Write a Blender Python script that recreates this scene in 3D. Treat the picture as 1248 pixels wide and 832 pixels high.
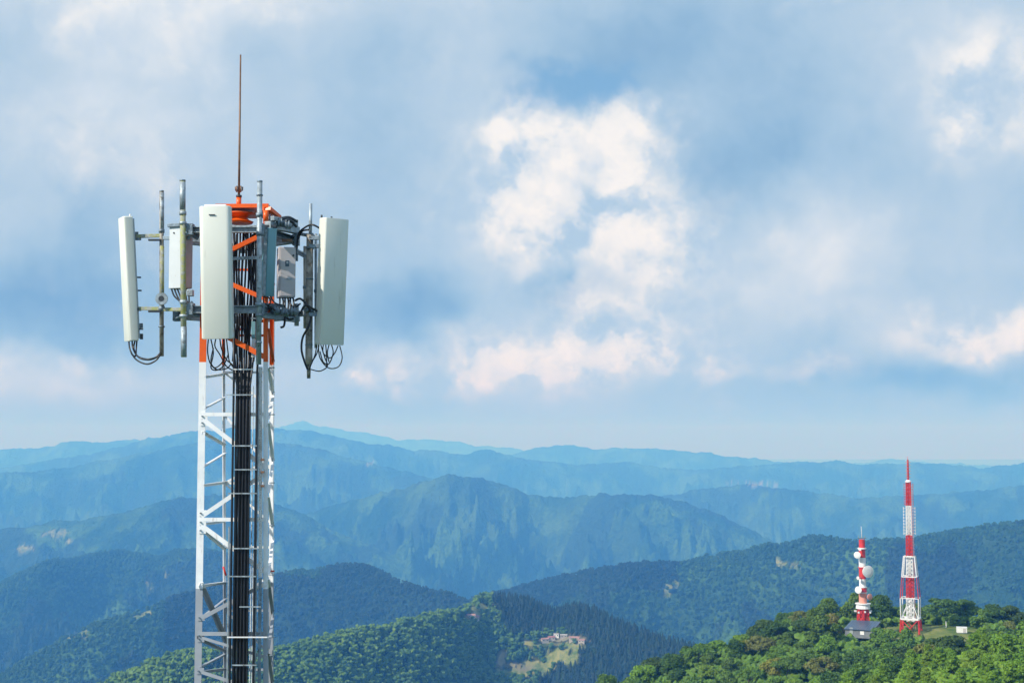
import bpy, math, random
import numpy as np
from mathutils import Vector, Matrix

random.seed(7)
rng = np.random.default_rng(11)
scene = bpy.context.scene
for o in list(bpy.data.objects):
    bpy.data.objects.remove(o)
R = math.radians

# ------------------------------------------------------------------ camera, sky, sun, exposure
F = 50 / 36 * 1248            # focal length in photo pixels
HORIZON = 530
PITCH = math.atan((HORIZON - 416) / F)
cam_data = bpy.data.cameras.new('camera')
cam_data.lens = 50; cam_data.sensor_width = 36
cam_data.clip_start = 0.5; cam_data.clip_end = 90000
cam = bpy.data.objects.new('camera', cam_data)
scene.collection.objects.link(cam)
cam.location = (0, 0, 0)
cam.rotation_euler = (math.pi / 2 + PITCH, 0, 0)
scene.camera = cam

SUN_DIR = Vector((-0.70, -0.47, 0.64)).normalized()      # towards the sun
SUN_EL = math.asin(SUN_DIR.z)
SUN_AZ = math.atan2(SUN_DIR.x, SUN_DIR.y)

world = bpy.data.worlds.new('World')
scene.world = world
world.use_nodes = True
try:
    world.cycles.sampling_method = 'MANUAL'
    world.cycles.sample_map_resolution = 512
except Exception:
    pass
WT = world.node_tree
WT.nodes.clear()


def node(tree, typ, **kw):
    n = tree.nodes.new(typ)
    for k, v in kw.items():
        if k.startswith('i_'):
            key = k[2:]
            key = int(key) if key.isdigit() else key.replace('_', ' ')
            if hasattr(v, 'is_output') or isinstance(v, bpy.types.NodeSocket):
                tree.links.new(v, n.inputs[key])
            else:
                n.inputs[key].default_value = v
        else:
            setattr(n, k, v)
    return n


def mth(tree, op, a, b=None, c=None, clamp=False):
    n = tree.nodes.new('ShaderNodeMath'); n.operation = op; n.use_clamp = clamp
    for i, v in enumerate((a, b, c)):
        if v is None: continue
        if isinstance(v, bpy.types.NodeSocket): tree.links.new(v, n.inputs[i])
        else: n.inputs[i].default_value = v
    return n.outputs[0]


def vmth(tree, op, a, b=None, scale=None):
    n = tree.nodes.new('ShaderNodeVectorMath'); n.operation = op
    for i, v in enumerate((a, b)):
        if v is None: continue
        if isinstance(v, bpy.types.NodeSocket): tree.links.new(v, n.inputs[i])
        else: n.inputs[i].default_value = v
    if scale is not None:
        if isinstance(scale, bpy.types.NodeSocket): tree.links.new(scale, n.inputs['Scale'])
        else: n.inputs['Scale'].default_value = scale
    return n.outputs['Value'] if op in ('LENGTH', 'DOT_PRODUCT') else n.outputs['Vector']


def mixc(tree, fac, a, b):
    n = tree.nodes.new('ShaderNodeMix'); n.data_type = 'RGBA'
    for s, v in ((n.inputs[0], fac), (n.inputs[6], a), (n.inputs[7], b)):
        if isinstance(v, bpy.types.NodeSocket): tree.links.new(v, s)
        else: s.default_value = v if not isinstance(v, tuple) else (v + (1,))[:4]
    return n.outputs[2]


def smooth(tree, v, a, b, lo=0.0, hi=1.0):
    n = tree.nodes.new('ShaderNodeMapRange'); n.interpolation_type = 'SMOOTHSTEP'
    tree.links.new(v, n.inputs[0])
    n.inputs[1].default_value = a; n.inputs[2].default_value = b
    n.inputs[3].default_value = lo; n.inputs[4].default_value = hi
    return n.outputs[0]


def noise(tree, vec, scale, detail=5, rough=0.55, lac=2.0, out='Fac'):
    n = tree.nodes.new('ShaderNodeTexNoise')
    tree.links.new(vec, n.inputs['Vector'])
    n.inputs['Scale'].default_value = scale; n.inputs['Detail'].default_value = detail
    n.inputs['Roughness'].default_value = rough; n.inputs['Lacunarity'].default_value = lac
    return n.outputs[out]


def srgb(r, g, b):
    f = lambda c: (c / 255 / 12.92) if c / 255 <= 0.04045 else ((c / 255 + 0.055) / 1.055) ** 2.4
    return (f(r), f(g), f(b))


SKY_STRENGTH = 0.1


def skycol(r, g, b):
    return tuple(c / SKY_STRENGTH for c in srgb(r, g, b))


def build_sky():
    t = WT
    tc = t.nodes.new('ShaderNodeTexCoord')
    d = vmth(t, 'NORMALIZE', tc.outputs['Generated'])
    sep = t.nodes.new('ShaderNodeSeparateXYZ'); t.links.new(d, sep.inputs[0])
    az = mth(t, 'ARCTAN2', sep.outputs[0], sep.outputs[1])
    el = mth(t, 'ARCSINE', sep.outputs[2])
    # large and small warps make every cloud edge ragged
    w1 = noise(t, d, 9, 4, 0.55, out='Color')
    w1 = vmth(t, 'SCALE', vmth(t, 'SUBTRACT', w1, (0.5, 0.5, 0.5)), scale=0.085)
    w2 = noise(t, d, 34, 5, 0.6, out='Color')
    w2 = vmth(t, 'SCALE', vmth(t, 'SUBTRACT', w2, (0.5, 0.5, 0.5)), scale=0.034)
    comb = t.nodes.new('ShaderNodeCombineXYZ')
    t.links.new(az, comb.inputs[0]); t.links.new(el, comb.inputs[1])
    p = vmth(t, 'ADD', vmth(t, 'ADD', comb.outputs[0], w1), w2)
    psoft = vmth(t, 'ADD', comb.outputs[0], vmth(t, 'SCALE', w1, scale=1.2))

    def blob(pv, px, py, rx, ry, a=0.25, b=1.0):
        caz = math.atan((px - 624) / F)
        cel = math.atan((416 - py) / F) + PITCH
        v = vmth(t, 'SUBTRACT', pv, (caz, cel, 0))
        v = vmth(t, 'MULTIPLY', v, (F / rx, F / ry, 0))
        l = vmth(t, 'LENGTH', v)
        return smooth(t, l, a, b, 1.0, 0.0)

    def total(items, pv, start=0.0):
        acc = None
        for (px, py, rx, ry, w) in items:
            s = mth(t, 'MULTIPLY', blob(pv, px, py, rx, ry, 0.0, 1.0), w)
            acc = s if acc is None else mth(t, 'ADD', acc, s)
        return acc

    # broad light and dark of the cloud deck
    deck = total([
        (250, 0, 360, 130, 0.45), (110, 190, 220, 170, 0.24), (20, 400, 230, 80, -0.42), (160, 340, 160, 90, -0.16),
        (40, 480, 300, 50, 0.30), (420, 110, 240, 120, 0.06), (700, 40, 160, 60, -0.05),
        (935, 190, 170, 120, -0.30), (840, 60, 220, 90, -0.20), (520, 215, 130, 110, -0.12),
        (690, 250, 260, 190, 0.34), (1010, 320, 280, 140, 0.22), (490, 372, 130, 44, -0.38), (700, 368, 110, 30, -0.26),
        (660, 435, 360, 70, 0.24), (1200, 130, 140, 180, 0.26), (1180, 458, 230, 40, -0.34), (1140, 400, 240, 60, 0.20),
        (1080, 40, 180, 90, 0.08), (1190, 300, 120, 90, 0.10), (1000, 250, 90, 70, 0.08),
        (340, 480, 150, 60, 0.10), (880, 350, 160, 80, 0.10),
    ], psoft, 0)
    n1 = noise(t, vmth(t, 'ADD', d, w2), 8, 8, 0.58)
    n2 = noise(t, vmth(t, 'ADD', d, w2), 24, 9, 0.62)
    L = mth(t, 'ADD', deck, mth(t, 'MULTIPLY', mth(t, 'SUBTRACT', n1, 0.5), 0.9))
    L = mth(t, 'ADD', L, mth(t, 'MULTIPLY', mth(t, 'SUBTRACT', n2, 0.5), 0.30))
    L = mth(t, 'ADD', L, 0.47)
    ramp = t.nodes.new('ShaderNodeValToRGB')
    t.links.new(L, ramp.inputs[0])
    cr = ramp.color_ramp
    stops = [(0.0, (124, 165, 204)), (0.25, (148, 184, 215)), (0.45, (170, 199, 224)), (0.65, (190, 211, 230)), (0.85, (218, 229, 240)), (1.0, (240, 244, 248))]
    while len(cr.elements) < len(stops): cr.elements.new(0.5)
    for e, (pos, c) in zip(cr.elements, stops):
        e.position = pos; e.color = srgb(*c) + (1,)
    deckc = vmth(t, 'SCALE', ramp.outputs[0], scale=1 / SKY_STRENGTH)

    # crisp sunlit cumulus
    cum = total([
        (690, 205, 210, 160, 1.15), (635, 180, 90, 80, 0.6), (770, 160, 120, 90, 0.8), (820, 270, 200, 140, 0.75), (680, 300, 150, 120, 0.75), (585, 290, 120, 90, 0.75), (880, 330, 200, 100, 0.45),
        (560, 440, 230, 66, 1.15), (650, 440, 160, 50, 0.5), (745, 425, 220, 84, 1.15), (840, 450, 120, 48, 0.6), (470, 462, 90, 34, 0.7), (930, 455, 90, 36, 0.45),
        (1225, 130, 90, 130, 0.95), (1150, 405, 150, 50, 1.1), (1235, 400, 110, 66, 1.0), (1190, 190, 80, 90, 0.55),
        (1030, 450, 90, 50, 0.75), (75, 48, 90, 46, 0.55), (150, 80, 100, 60, 0.5), (100, 205, 140, 110, 0.6), (200, 270, 90, 80, 0.45), (30, 465, 130, 40, 0.8), (130, 455, 120, 30, 0.4),
        (240, 15, 240, 80, 0.6), (990, 0, 90, 40, 0.7),
    ], p)
    bil = noise(t, vmth(t, 'ADD', d, vmth(t, 'SCALE', w2, scale=0.6)), 15, 10, 0.56)
    dens = mth(t, 'ADD', cum, mth(t, 'MULTIPLY', mth(t, 'SUBTRACT', bil, 0.5), 1.75))
    mask = smooth(t, dens, 0.05, 1.45)
    # light falls from the upper left: compare the billow with itself a little towards the sun
    bil2 = noise(t, vmth(t, 'ADD', vmth(t, 'ADD', d, vmth(t, 'SCALE', w2, scale=0.6)), (-0.012, 0, 0.017)), 15, 10, 0.56)
    relief = mth(t, 'SUBTRACT', bil, bil2)
    shade = mth(t, 'ADD', mth(t, 'MULTIPLY', relief, 4.6), 0.58)
    shade = mth(t, 'ADD', shade, mth(t, 'MULTIPLY', mth(t, 'SUBTRACT', n2, 0.5), 0.9), clamp=True)
    ramp2 = t.nodes.new('ShaderNodeValToRGB')
    t.links.new(shade, ramp2.inputs[0])
    cr = ramp2.color_ramp
    stops = [(0.0, (176, 203, 228)), (0.35, (203, 219, 235)), (0.65, (230, 235, 240)), (1.0, (252, 249, 246))]
    while len(cr.elements) < len(stops): cr.elements.new(0.5)
    for e, (pos, c) in zip(cr.elements, stops):
        e.position = pos; e.color = srgb(*c) + (1,)
    cumc = vmth(t, 'SCALE', ramp2.outputs[0], scale=1 / SKY_STRENGTH)

    # the clear sky seen through the gap
    sky = t.nodes.new('ShaderNodeTexSky')
    sky.sky_type = 'NISHITA'; sky.sun_disc = False
    sky.sun_elevation = SUN_EL; sky.sun_rotation = SUN_AZ % (2 * math.pi)
    sky.altitude = 1200; sky.air_density = 1.0; sky.dust_density = 0.6; sky.ozone_density = 1.5
    clear = mixc(t, 0.6, sky.outputs[0], skycol(132, 188, 232))
    gap = total([(700, 88, 120, 60, 1.9), (630, 125, 60, 36, 1.0), (765, 98, 50, 34, 0.8), (607, 150, 32, 32, 0.9)], p)
    gapm = smooth(t, mth(t, 'SUBTRACT', mth(t, 'ADD', gap, mth(t, 'MULTIPLY', mth(t, 'SUBTRACT', n2, 0.5), 1.6)), mth(t, 'MULTIPLY', mask, 0.6)), 0.0, 1.35, 0.0, 0.95)
    col = mixc(t, gapm, deckc, clear)
    col = mixc(t, mth(t, 'MULTIPLY', mask, 0.92), col, cumc)
    crisp = smooth(t, mth(t, 'ADD', dens, mth(t, 'MULTIPLY', relief, 2.5)), 1.02, 1.50)
    col = mixc(t, mth(t, 'MULTIPLY', crisp, 0.40), col, skycol(251, 249, 247))
    # haze-grey air low over the ridges
    low = smooth(t, el, 0.0, R(2.2), 1.0, 0.0)
    col = mixc(t, mth(t, 'MULTIPLY', low, 0.75), col, skycol(166, 192, 222))
    bg = t.nodes.new('ShaderNodeBackground')
    t.links.new(col, bg.inputs[0]); bg.inputs[1].default_value = SKY_STRENGTH
    out = t.nodes.new('ShaderNodeOutputWorld')
    t.links.new(bg.outputs[0], out.inputs[0])


build_sky()

sun_data = bpy.data.lights.new('sun', 'SUN')
sun_data.energy = 5.0; sun_data.angle = R(0.53); sun_data.color = (1.0, 0.955, 0.88)
sun = bpy.data.objects.new('sun', sun_data)
scene.collection.objects.link(sun)
sun.rotation_euler = (-SUN_DIR).to_track_quat('-Z', 'Y').to_euler()
sun.location = (-300, -100, 400)

scene.render.engine = 'CYCLES'
scene.cycles.use_denoising = True
scene.cycles.max_bounces = 6
scene.cycles.diffuse_bounces = 2
scene.cycles.volume_bounces = 1
scene.cycles.transparent_max_bounces = 8
scene.view_settings.view_transform = 'Standard'
scene.view_settings.look = 'None'
scene.view_settings.exposure = 0.0
scene.view_settings.gamma = 1.0
scene.view_settings.use_curve_mapping = False

# ------------------------------------------------------------------ helpers
COL = scene.collection


def T(py):            # tangent of elevation for a photo row
    q = (416 - py) / F
    return (q * math.cos(PITCH) + math.sin(PITCH)) / (math.cos(PITCH) - q * math.sin(PITCH))


def P(px, py, Y):     # world point at distance Y for a photo pixel (measuring aid)
    t = T(py)
    depth = Y * (math.cos(PITCH) + t * math.sin(PITCH))
    return Vector(((px - 624) / F * depth, Y, t * Y))


def tag(o, label=None, cat=None, group=None, kind=None):
    if label: o['label'] = label
    if cat: o['category'] = cat
    if group: o['group'] = group
    if kind: o['kind'] = kind
    return o


def empty(name, loc):
    o = bpy.data.objects.new(name, None)
    COL.objects.link(o); o.location = loc; o.empty_display_size = 0.2
    return o


class MB:
    def __init__(self):
        self.v = []; self.f = []; self.sm = []

    def add(self, vs, fs, smooth=False):
        b = len(self.v)
        self.v += [Vector(x) for x in vs]
        self.f += [tuple(i + b for i in f) for f in fs]
        self.sm += [smooth] * len(fs)
        return self

    def box(self, c, size, rot=None):
        c = Vector(c); sx, sy, sz = [s / 2 for s in size]
        vs = [Vector((x * sx, y * sy, z * sz)) for z in (-1, 1) for y in (-1, 1) for x in (-1, 1)]
        if rot is not None: vs = [rot @ v for v in vs]
        fs = [(0, 2, 3, 1), (4, 5, 7, 6), (0, 1, 5, 4), (2, 6, 7, 3), (0, 4, 6, 2), (1, 3, 7, 5)]
        return self.add([c + v for v in vs], fs)

    def bar(self, a, b, w, h, up=(0, 0, 1)):
        a, b = Vector(a), Vector(b); d = (b - a)
        if d.length < 1e-6: return self
        d.normalize(); up = Vector(up)
        if abs(d.dot(up)) > 0.98: up = Vector((0, 1, 0))
        s = d.cross(up).normalized(); u = s.cross(d).normalized()
        vs = []
        for p in (a, b):
            for (i, j) in ((-1, -1), (1, -1), (1, 1), (-1, 1)):
                vs.append(p + s * (i * w / 2) + u * (j * h / 2))
        return self.add(vs, [(0, 1, 2, 3), (7, 6, 5, 4), (0, 4, 5, 1), (1, 5, 6, 2), (2, 6, 7, 3), (3, 7, 4, 0)])

    def angle_bar(self, a, b, w, th, d1, d2):
        # L-section: two plates along d1 and d2
        a, b = Vector(a), Vector(b); d1 = Vector(d1).normalized(); d2 = Vector(d2).normalized()
        prof = [(0, 0), (w, 0), (w, th), (th, th), (th, w), (0, w)]
        vs = [p + d1 * x + d2 * y for p in (a, b) for (x, y) in prof]
        n = 6
        fs = [tuple(range(n)), tuple(range(2 * n - 1, n - 1, -1))]
        fs += [(i, i + n, (i + 1) % n + n, (i + 1) % n) for i in range(n)]
        return self.add(vs, fs)

    def tube(self, pts, r, n=10, caps=True):
        pts = [Vector(p) for p in pts]
        rs = r if isinstance(r, (list, tuple)) else [r] * len(pts)
        vs = []; ref = None
        for i, p in enumerate(pts):
            d = (pts[min(i + 1, len(pts) - 1)] - pts[max(i - 1, 0)]).normalized()
            if ref is None:
                ref = Vector((1, 0, 0)) if abs(d.x) < 0.8 else Vector((0, 0, 1))
            s = (ref - d * ref.dot(d))
            if s.length < 1e-4: s = Vector((0, 1, 0)) - d * d.y
            s.normalize(); ref = s; u = d.cross(s)
            for k in range(n):
                a = 2 * math.pi * k / n
                vs.append(p + (s * math.cos(a) + u * math.sin(a)) * rs[i])
        fs = []
        for i in range(len(pts) - 1):
            for k in range(n):
                k2 = (k + 1) % n
                fs.append((i * n + k, i * n + k2, (i + 1) * n + k2, (i + 1) * n + k))
        self.add(vs, fs, True)
        if caps:
            b = len(self.v) - len(vs)
            self.f.append(tuple(b + k for k in reversed(range(n)))); self.sm.append(False)
            self.f.append(tuple(b + (len(pts) - 1) * n + k for k in range(n))); self.sm.append(False)
        return self

    def lathe(self, c, axis, prof, n=24):
        # prof: (along, radius)
        c = Vector(c); ax = Vector(axis).normalized()
        return self.tube_like(c, ax, prof, n)

    def tube_like(self, c, ax, prof, n):
        s = ax.orthogonal().normalized(); u = ax.cross(s)
        vs = []
        for (h, r) in prof:
            for k in range(n):
                a = 2 * math.pi * k / n
                vs.append(c + ax * h + (s * math.cos(a) + u * math.sin(a)) * max(r, 1e-4))
        fs = []
        for i in range(len(prof) - 1):
            for k in range(n):
                k2 = (k + 1) % n
                fs.append((i * n + k, i * n + k2, (i + 1) * n + k2, (i + 1) * n + k))
        fs.append(tuple(reversed(range(n)))); fs.append(tuple((len(prof) - 1) * n + k for k in range(n)))
        return self.add(vs, fs, False)

    def prism(self, a, b, prof, sx, sy, sm=False):
        # prof in (x along sx, y along sy), extruded a->b
        a, b, sx, sy = Vector(a), Vector(b), Vector(sx), Vector(sy)
        n = len(prof)
        vs = [p + sx * x + sy * y for p in (a, b) for (x, y) in prof]
        self.add(vs, [(i, (i + 1) % n, (i + 1) % n + n, i + n) for i in range(n)], sm)
        bb = len(self.v) - 2 * n
        self.f.append(tuple(bb + k for k in reversed(range(n)))); self.sm.append(False)
        self.f.append(tuple(bb + n + k for k in range(n))); self.sm.append(False)
        return self

    def build(self, name, mat, parent=None, bevel=0.0):
        me = bpy.data.meshes.new(name)
        off = Vector((0, 0, 0))
        q = parent
        while q is not None:
            off += q.location; q = q.parent
        me.from_pydata([tuple(v - off) for v in self.v], [], self.f)
        me.polygons.foreach_set('use_smooth', self.sm)
        me.materials.append(mat)
        me.update()
        o = bpy.data.objects.new(name, me)
        COL.objects.link(o)
        if parent is not None: o.parent = parent
        import bmesh
        bm = bmesh.new(); bm.from_mesh(me)
        bmesh.ops.recalc_face_normals(bm, faces=bm.faces)
        bm.to_mesh(me); bm.free()
        if bevel:
            m = o.modifiers.new('bevel', 'BEVEL'); m.width = bevel; m.segments = 2; m.limit_method = 'ANGLE'
        return o


def spline(pts, n=8):
    pts = [Vector(p) for p in pts]
    out = []
    for i in range(len(pts) - 1):
        p0 = pts[max(i - 1, 0)]; p1 = pts[i]; p2 = pts[i + 1]; p3 = pts[min(i + 2, len(pts) - 1)]
        for k in range(n):
            t = k / n
            out.append(0.5 * ((2 * p1) + (p2 - p0) * t + (2 * p0 - 5 * p1 + 4 * p2 - p3) * t * t + (3 * p1 - p0 - 3 * p2 + p3) * t ** 3))
    out.append(pts[-1])
    return out


# ------------------------------------------------------------------ materials
def new_mat(name):
    m = bpy.data.materials.new(name); m.use_nodes = True
    t = m.node_tree
    return m, t, t.nodes['Principled BSDF']


def surf(name, col, rough=0.5, metal=0.0, var=0.12, scale=6.0, dirt=None, dirt_amt=0.0, dirt_scale=9.0, bump=0.0, coat=0.0, streak=False):
    m, t, b = new_mat(name)
    tc = t.nodes.new('ShaderNodeTexCoord')
    geo = t.nodes.new('ShaderNodeNewGeometry')
    pos = geo.outputs['Position']
    n1 = noise(t, pos, scale, 5, 0.6)
    c = mixc(t, smooth(t, n1, 0.3, 0.7), tuple(x * (1 - var) for x in col), tuple(min(1, x * (1 + var)) for x in col))
    if dirt is not None:
        v = pos
        if streak:
            v = vmth(t, 'MULTIPLY', pos, (1, 1, 0.12))
        n2 = noise(t, v, dirt_scale, 6, 0.65)
        c = mixc(t, smooth(t, n2, 0.62 - dirt_amt * 0.3, 0.75 - dirt_amt * 0.2, 0, 0.9), c, dirt)
    t.links.new(c, b.inputs['Base Color'])
    b.inputs['Metallic'].default_value = metal
    r = mth(t, 'ADD', mth(t, 'MULTIPLY', n1, 0.25), rough - 0.12)
    t.links.new(r, b.inputs['Roughness'])
    if coat: b.inputs['Coat Weight'].default_value = coat
    if bump:
        bn = t.nodes.new('ShaderNodeBump'); bn.inputs['Strength'].default_value = bump; bn.inputs['Distance'].default_value = 0.01
        t.links.new(noise(t, pos, scale * 12, 4, 0.6), bn.inputs['Height'])
        t.links.new(bn.outputs[0], b.inputs['Normal'])
    return m


M = {}
M['radome'] = surf('radome', (0.74, 0.745, 0.67), 0.42, var=0.03, scale=1.2, dirt=(0.50, 0.51, 0.44), dirt_amt=0.12, dirt_scale=7, streak=True)
M['chassis'] = surf('antenna_chassis', (0.42, 0.47, 0.49), 0.45, 0.3, var=0.08, scale=8)
M['darkcap'] = surf('dark_plastic', (0.035, 0.045, 0.06), 0.5, var=0.2)
M['galv'] = surf('galvanised_steel', (0.36, 0.42, 0.46), 0.5, 0.45, var=0.28, scale=14, dirt=(0.12, 0.10, 0.08), dirt_amt=0.25, dirt_scale=12, bump=0.3)
M['galvdark'] = surf('dull_galvanised_steel', (0.20, 0.26, 0.31), 0.5, 0.4, var=0.3, scale=12, dirt=(0.07, 0.06, 0.05), dirt_amt=0.3, dirt_scale=14, bump=0.3)
M['lichen'] = surf('lichen_steel', (0.36, 0.38, 0.36), 0.7, 0.15, var=0.25, scale=16, dirt=(0.38, 0.40, 0.12), dirt_amt=0.7, dirt_scale=14, bump=0.6)
M['brownpipe'] = surf('weathered_pipe', (0.34, 0.32, 0.28), 0.65, 0.2, var=0.3, scale=14, dirt=(0.10, 0.075, 0.055), dirt_amt=0.5, dirt_scale=10, bump=0.4)
M['beigepipe'] = surf('beige_pipe', (0.50, 0.45, 0.38), 0.6, 0.1, var=0.15, scale=10)
M['rubber'] = surf('black_cable', (0.012, 0.014, 0.020), 0.38, var=0.3, scale=20)
M['orange'] = surf('orange_paint', (0.86, 0.115, 0.008), 0.38, var=0.10, scale=6, dirt=(0.30, 0.05, 0.01), dirt_amt=0.15, dirt_scale=10)
M['red'] = surf('red_paint', (0.62, 0.03, 0.02), 0.45, var=0.15, scale=3)
M['farwhite'] = surf('white_paint', (0.80, 0.80, 0.80), 0.45, var=0.06, scale=1)
M['farred'] = surf('tower_red_paint', (0.62, 0.035, 0.03), 0.5, var=0.12, scale=0.8)
M['farpink'] = surf('faded_red_paint', (0.72, 0.30, 0.22), 0.5, var=0.12, scale=0.8)
M['rust'] = surf('brown_rod', (0.20, 0.11, 0.07), 0.5, 0.3, var=0.3, scale=12)
M['cabinet'] = surf('cabinet_paint', (0.50, 0.47, 0.48), 0.45, var=0.04, scale=3, dirt=(0.30, 0.27, 0.25), dirt_amt=0.1)
M['cabinetpale'] = surf('pale_cabinet_paint', (0.62, 0.66, 0.68), 0.45, var=0.04, scale=3, dirt=(0.36, 0.34, 0.32), dirt_amt=0.1)
M['teal'] = surf('teal_casing', (0.16, 0.33, 0.38), 0.30, var=0.06, scale=3)
M['glass'] = surf('meter_window', (0.05, 0.10, 0.14), 0.15, var=0.1)
M['perfor'] = None
M['roof'] = surf('metal_roof', (0.085, 0.13, 0.20), 0.35, 0.3, var=0.15, scale=0.5)
M['wall'] = surf('hut_wall', (0.17, 0.19, 0.21), 0.7, var=0.2, scale=0.8)
M['houseroof'] = surf('house_roof', (0.30, 0.13, 0.12), 0.7, var=0.3, scale=0.1)
M['housewall'] = surf('house_wall', (0.42, 0.38, 0.33), 0.7, var=0.1, scale=0.1)
M['bark'] = surf('bark', (0.10, 0.075, 0.055), 0.85, var=0.3, scale=2, bump=0.5)
M['dullred'] = surf('faded_tile_roof', (0.36, 0.20, 0.17), 0.7, var=0.3, scale=0.1)
M['concrete'] = surf('concrete', (0.38, 0.37, 0.35), 0.8, var=0.15, scale=1.0)


def paint_bands():
    # aviation paint: orange top section, white below, then a cast shadow painted in as grey
    m, t, b = new_mat('tower_paint')
    geo = t.nodes.new('ShaderNodeNewGeometry')
    sep = t.nodes.new('ShaderNodeSeparateXYZ'); t.links.new(geo.outputs['Position'], sep.inputs[0])
    z = sep.outputs[2]
    z1 = P(300, 442, 20.2).z; z_shade = P(300, 715, 20.2).z
    pos = geo.outputs['Position']
    n1 = noise(t, pos, 7, 5, 0.6)
    white = mixc(t, smooth(t, n1, 0.35, 0.75), (0.86, 0.87, 0.88), (0.76, 0.78, 0.81))
    nst = noise(t, vmth(t, 'MULTIPLY', pos, (1, 1, 0.15)), 16, 6, 0.7)
    white = mixc(t, smooth(t, nst, 0.56, 0.74, 0, 0.55), white, (0.30, 0.22, 0.16))
    orange = mixc(t, n1, (0.90, 0.15, 0.010), (0.72, 0.08, 0.006))
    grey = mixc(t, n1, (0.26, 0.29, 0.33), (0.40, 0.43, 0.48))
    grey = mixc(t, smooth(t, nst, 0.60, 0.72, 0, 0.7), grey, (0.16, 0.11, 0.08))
    c = mixc(t, mth(t, 'GREATER_THAN', z, z1), white, orange)
    c = mixc(t, mth(t, 'LESS_THAN', z, z_shade), c, grey)  # shade on the lower legs, put into the paint colour
    c = mixc(t, mth(t, 'LESS_THAN', z, -8.5), c, orange)
    c = mixc(t, mth(t, 'LESS_THAN', z, -15.5), c, white)
    c = mixc(t, mth(t, 'LESS_THAN', z, -22.5), c, orange)
    c = mixc(t, mth(t, 'LESS_THAN', z, -29.5), c, white)
    t.links.new(c, b.inputs['Base Color'])
    b.inputs['Roughness'].default_value = 0.42
    return m


def perforated():
    m, t, b = new_mat('perforated_steel')
    geo = t.nodes.new('ShaderNodeNewGeometry')
    pos = geo.outputs['Position']
    vo = t.nodes.new('ShaderNodeTexVoronoi'); t.links.new(pos, vo.inputs['Vector']); vo.inputs['Scale'].default_value = 48
    hole = smooth(t, vo.outputs['Distance'], 0.20, 0.30, 1, 0)
    n1 = noise(t, pos, 5, 5, 0.6)
    c = mixc(t, smooth(t, n1, 0.45, 0.75), (0.72, 0.71, 0.70), (0.42, 0.36, 0.31))
    c = mixc(t, hole, c, (0.20, 0.19, 0.18))
    t.links.new(c, b.inputs['Base Color']); b.inputs['Roughness'].default_value = 0.6
    return m


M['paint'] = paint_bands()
M['perfor'] = perforated()

# ------------------------------------------------------------------ terrain
_perm = np.random.default_rng(3).permutation(4096)
_grad = np.random.default_rng(4).random(4096) * 2 * np.pi


def perlin(x, y, seed=0):
    xi = np.floor(x).astype(np.int64); yi = np.floor(y).astype(np.int64)
    xf = x - xi; yf = y - yi
    u = xf ** 3 * (xf * (xf * 6 - 15) + 10); v = yf ** 3 * (yf * (yf * 6 - 15) + 10)

    def g(ix, iy, dx, dy):
        h = _perm[(_perm[(ix + seed * 57) & 4095] + iy) & 4095]
        a = _grad[h]
        return np.cos(a) * dx + np.sin(a) * dy
    a = g(xi, yi, xf, yf); b = g(xi + 1, yi, xf - 1, yf)
    c = g(xi, yi + 1, xf, yf - 1); d = g(xi + 1, yi + 1, xf - 1, yf - 1)
    return 1.5 * ((a * (1 - u) + b * u) * (1 - v) + (c * (1 - u) + d * u) * v)


def fbm(x, y, oct=5, seed=0, gain=0.5):
    s = 0; a = 1
    for i in range(oct):
        s = s + a * perlin(x, y, seed + i); x = x * 2.03; y = y * 2.03; a *= gain
    return s


def ridged(x, y, oct=5, seed=0, gain=0.5):
    s = 0; a = 1; w = 1
    for i in range(oct):
        n = 1 - np.abs(perlin(x, y, seed + i)) * 1.6
        n = np.clip(n, 0, 1) ** 1.6
        s = s + a * n * w; w = np.clip(n * 1.4, 0.25, 1)
        x = x * 2.1; y = y * 2.1; a *= gain
    return s


def knots(pts, pydrop=0):
    s = [(px - 624) / F * (math.cos(PITCH) + T(py) * math.sin(PITCH)) for px, py, *_ in pts]
    t = [T(py) for px, py, *_ in pts]
    return np.array(s), np.array(t)


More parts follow.
